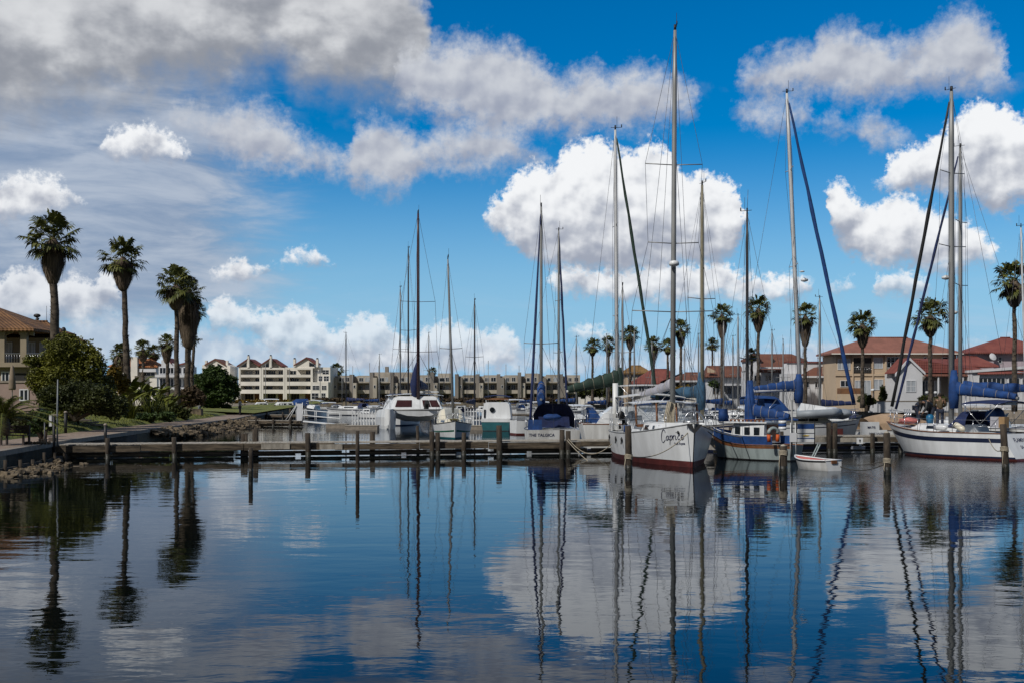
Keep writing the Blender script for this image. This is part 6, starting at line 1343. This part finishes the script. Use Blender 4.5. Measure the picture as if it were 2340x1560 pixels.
# ------------------------------------------------------------------ people
M_skin = mat('skin', (.30, .17, .11), .6, .08); M_hair = mat('dark_hair', (.03, .02, .014), .8, .3, 20)
M_olive = mat('olive_jacket', (.085, .060, .030), .85, .25, 6, bump=.3); M_jean = mat('dark_jeans', (.018, .026, .05), .85, .25, 6, bump=.3); M_dk = mat('dark_jacket', (.012, .016, .03), .85, .3, 6, bump=.3)
def limb_mesh(name, verts, edges, radii, m, parent, sub=2):
    me = bpy.data.meshes.new(name); me.from_pydata(verts, edges, []); o = bpy.data.objects.new(name, me); S.collection.objects.link(o)
    sk = o.modifiers.new('skin', 'SKIN'); o.modifiers.new('sub', 'SUBSURF').levels = sub; o.modifiers['sub'].render_levels = sub
    for i, r in enumerate(radii): me.skin_vertices[0].data[i].radius = r if isinstance(r, tuple) else (r, r)
    me.skin_vertices[0].data[0].use_root = True
    C.view_layer.update(); ev = o.evaluated_get(C.evaluated_depsgraph_get()); n = bpy.data.meshes.new_from_object(ev)
    bpy.data.objects.remove(o); n.materials.clear(); n.materials.append(m)
    for p in n.polygons: p.use_smooth = True
    q = bpy.data.objects.new(name, n); S.collection.objects.link(q); q.parent = parent; return q
def person(label, x, y, z, rz, pose, top=M_olive, legs=M_jean, hat=None, group=None):
    """pose: dict of joints in metres; figure faces +x before turning by rz"""
    o = thing('person', label, 'person', (x, y, z), rz, group); J = {k: Vector(v) for k, v in pose.items()}
    nm = ['pelvis', 'waist', 'chest', 'neck', 'head', 'crown', 'shl', 'ell', 'wrl', 'shr', 'elr', 'wrr', 'hpl', 'knl', 'anl', 'hpr', 'knr', 'anr', 'hal', 'har', 'tol', 'tor']
    ix = {n: i for i, n in enumerate(nm)}; E_ = [('pelvis', 'waist'), ('waist', 'chest'), ('chest', 'neck'), ('neck', 'head'), ('head', 'crown'), ('chest', 'shl'), ('shl', 'ell'), ('ell', 'wrl'), ('wrl', 'hal'), ('chest', 'shr'), ('shr', 'elr'), ('elr', 'wrr'), ('wrr', 'har'), ('pelvis', 'hpl'), ('hpl', 'knl'), ('knl', 'anl'), ('anl', 'tol'), ('pelvis', 'hpr'), ('hpr', 'knr'), ('knr', 'anr'), ('anr', 'tor')]
    rd = dict(pelvis=(.14, .12), waist=(.14, .11), chest=(.16, .12), neck=.055, head=.095, crown=.07, shl=.07, ell=.05, wrl=.033, shr=.07, elr=.05, wrr=.033, hpl=.095, knl=.065, anl=.045, hpr=.095, knr=.065, anr=.045, hal=.036, har=.036, tol=.04, tor=.04)
    limb_mesh('body', [J[n] for n in nm], [(ix[a], ix[b]) for a, b in E_], [rd[n] for n in nm], M_skin, o)
    jn = ['pelvis', 'waist', 'chest', 'neck0', 'shl', 'ell', 'cul', 'shr', 'elr', 'cur']; J['neck0'] = J['chest'].lerp(J['neck'], .75); J['cul'] = J['ell'].lerp(J['wrl'], .92); J['cur'] = J['elr'].lerp(J['wrr'], .92); ij = {n: i for i, n in enumerate(jn)}
    limb_mesh('jacket', [J[n] for n in jn], [(ij[a], ij[b]) for a, b in (('pelvis', 'waist'), ('waist', 'chest'), ('chest', 'neck0'), ('chest', 'shl'), ('shl', 'ell'), ('ell', 'cul'), ('chest', 'shr'), ('shr', 'elr'), ('elr', 'cur'))], [(.185, .155), (.18, .15), (.20, .155), .085, .10, .078, .06, .10, .078, .06], top, o)
    tn_ = ['pelvis', 'hpl', 'knl', 'anl', 'hpr', 'knr', 'anr']; it = {n: i for i, n in enumerate(tn_)}
    limb_mesh('trousers', [J[n] for n in tn_], [(it[a], it[b]) for a, b in (('pelvis', 'hpl'), ('hpl', 'knl'), ('knl', 'anl'), ('pelvis', 'hpr'), ('hpr', 'knr'), ('knr', 'anr'))], [(.155, .13), .115, .085, .07, .115, .085, .07], legs, o)
    h, c = J['head'], J['crown']; up = (c - h).normalized()
    MB().ell(h + up * .045 + Vector((-.02, 0, .0)), (.108, .098, .105), 12, 8).build('hair', hat or M_hair, o)
    m = MB(); f = Vector((1, 0, 0)) if up.z > .7 else Vector((.5, 0, -.8)); m.ell(h + f * .1 - up * .01, (.018, .016, .022), 7, 5); m.ell(h + Vector((0, .095, 0)), (.016, .012, .03), 6, 5); m.ell(h + Vector((0, -.095, 0)), (.016, .012, .03), 6, 5); m.build('face_features', M_skin, o)
    for w_, a in (('wrl', 'hal'), ('wrr', 'har')):
        m = MB(); d = (J[a] - J[w_]).normalized(); s = d.orthogonal().normalized()
        for k in range(4): b = J[a] + s * (-.03 + .02 * k); m.tube([b, b + d * (.05 - .006 * abs(k - 1.3)), b + d * .075 - s.cross(d) * .03], [.0095, .009, .007], 5)
        m.tube([J[a] - d * .03 + s * .04, J[a] + s * .06 + d * .02], [.011, .008], 5); m.build('fingers', M_skin, o)
    for n in ('an', 'to'): pass
    for sd in 'lr': MB().ell(J['an' + sd].lerp(J['to' + sd], .55) - Vector((0, 0, .02)), (.15, .055, .055), 9, 6).build('shoe', M_black, o)
    return o
STAND = dict(pelvis=(0, 0, .93), waist=(.0, 0, 1.12), chest=(.0, 0, 1.33), neck=(.0, 0, 1.50), head=(.02, 0, 1.62), crown=(.02, 0, 1.74), shl=(0, .19, 1.42), ell=(.06, .27, 1.16), wrl=(.26, .18, 1.08), hal=(.32, .14, 1.08), shr=(0, -.19, 1.42), elr=(.06, -.27, 1.16), wrr=(.26, -.16, 1.06), har=(.32, -.12, 1.06),
             hpl=(0, .1, .88), knl=(.02, .11, .5), anl=(-.02, .12, .09), tol=(.14, .14, .04), hpr=(0, -.1, .88), knr=(.04, -.11, .5), anr=(.0, -.12, .09), tor=(.16, -.14, .04))
BEND = dict(STAND, pelvis=(-.12, 0, .92), waist=(.04, 0, 1.06), chest=(.26, 0, 1.16), neck=(.42, 0, 1.20), head=(.53, 0, 1.18), crown=(.64, 0, 1.17), shl=(.32, .19, 1.15), ell=(.40, .22, .88), wrl=(.52, .14, .68), hal=(.55, .12, .61), shr=(.32, -.19, 1.15), elr=(.42, -.22, .88), wrr=(.55, -.12, .70), har=(.58, -.1, .63), hpl=(-.12, .1, .88), hpr=(-.12, -.1, .88))
WALK = dict(STAND, knl=(.16, .1, .5), anl=(.12, .1, .1), tol=(.28, .1, .05), knr=(-.02, -.1, .5), anr=(-.24, -.1, .14), tor=(-.12, -.1, .05), ell=(-.1, .25, 1.14), wrl=(-.04, .26, .9), hal=(-.02, .26, .83), elr=(.08, -.25, 1.14), wrr=(.2, -.24, .94), har=(.24, -.24, .88))
GP = 'crew working on the white sloop foredeck'
person('person with their back to us in olive jacket and jeans on the white sloop', WX(2148, 56.4), 56.4, 1.36, R(75), STAND, M_olive, M_jean, None, GP)
person('person in dark blue jacket bending over at the bow of the white sloop', WX(2098, 57.6), 57.6, 1.50, R(-12), BEND, M_dk, M_jean, None, GP)
person('person in black stooping beside the bending person on the white sloop', WX(2126, 57.2), 57.2, 1.46, R(195), BEND, M_black, M_dk, None, GP)
person('distant walker in white top and grey trousers on the left lawn path', WX(457, 125), 125, 1.05, R(200), WALK, M_white2, mat('grey_trousers', (.16, .18, .22), .8, .1))
person('distant person in dark clothes standing by the bank end of the jetty', WX(548, 124), 124, .85, R(30), STAND, M_pgreen, M_black)
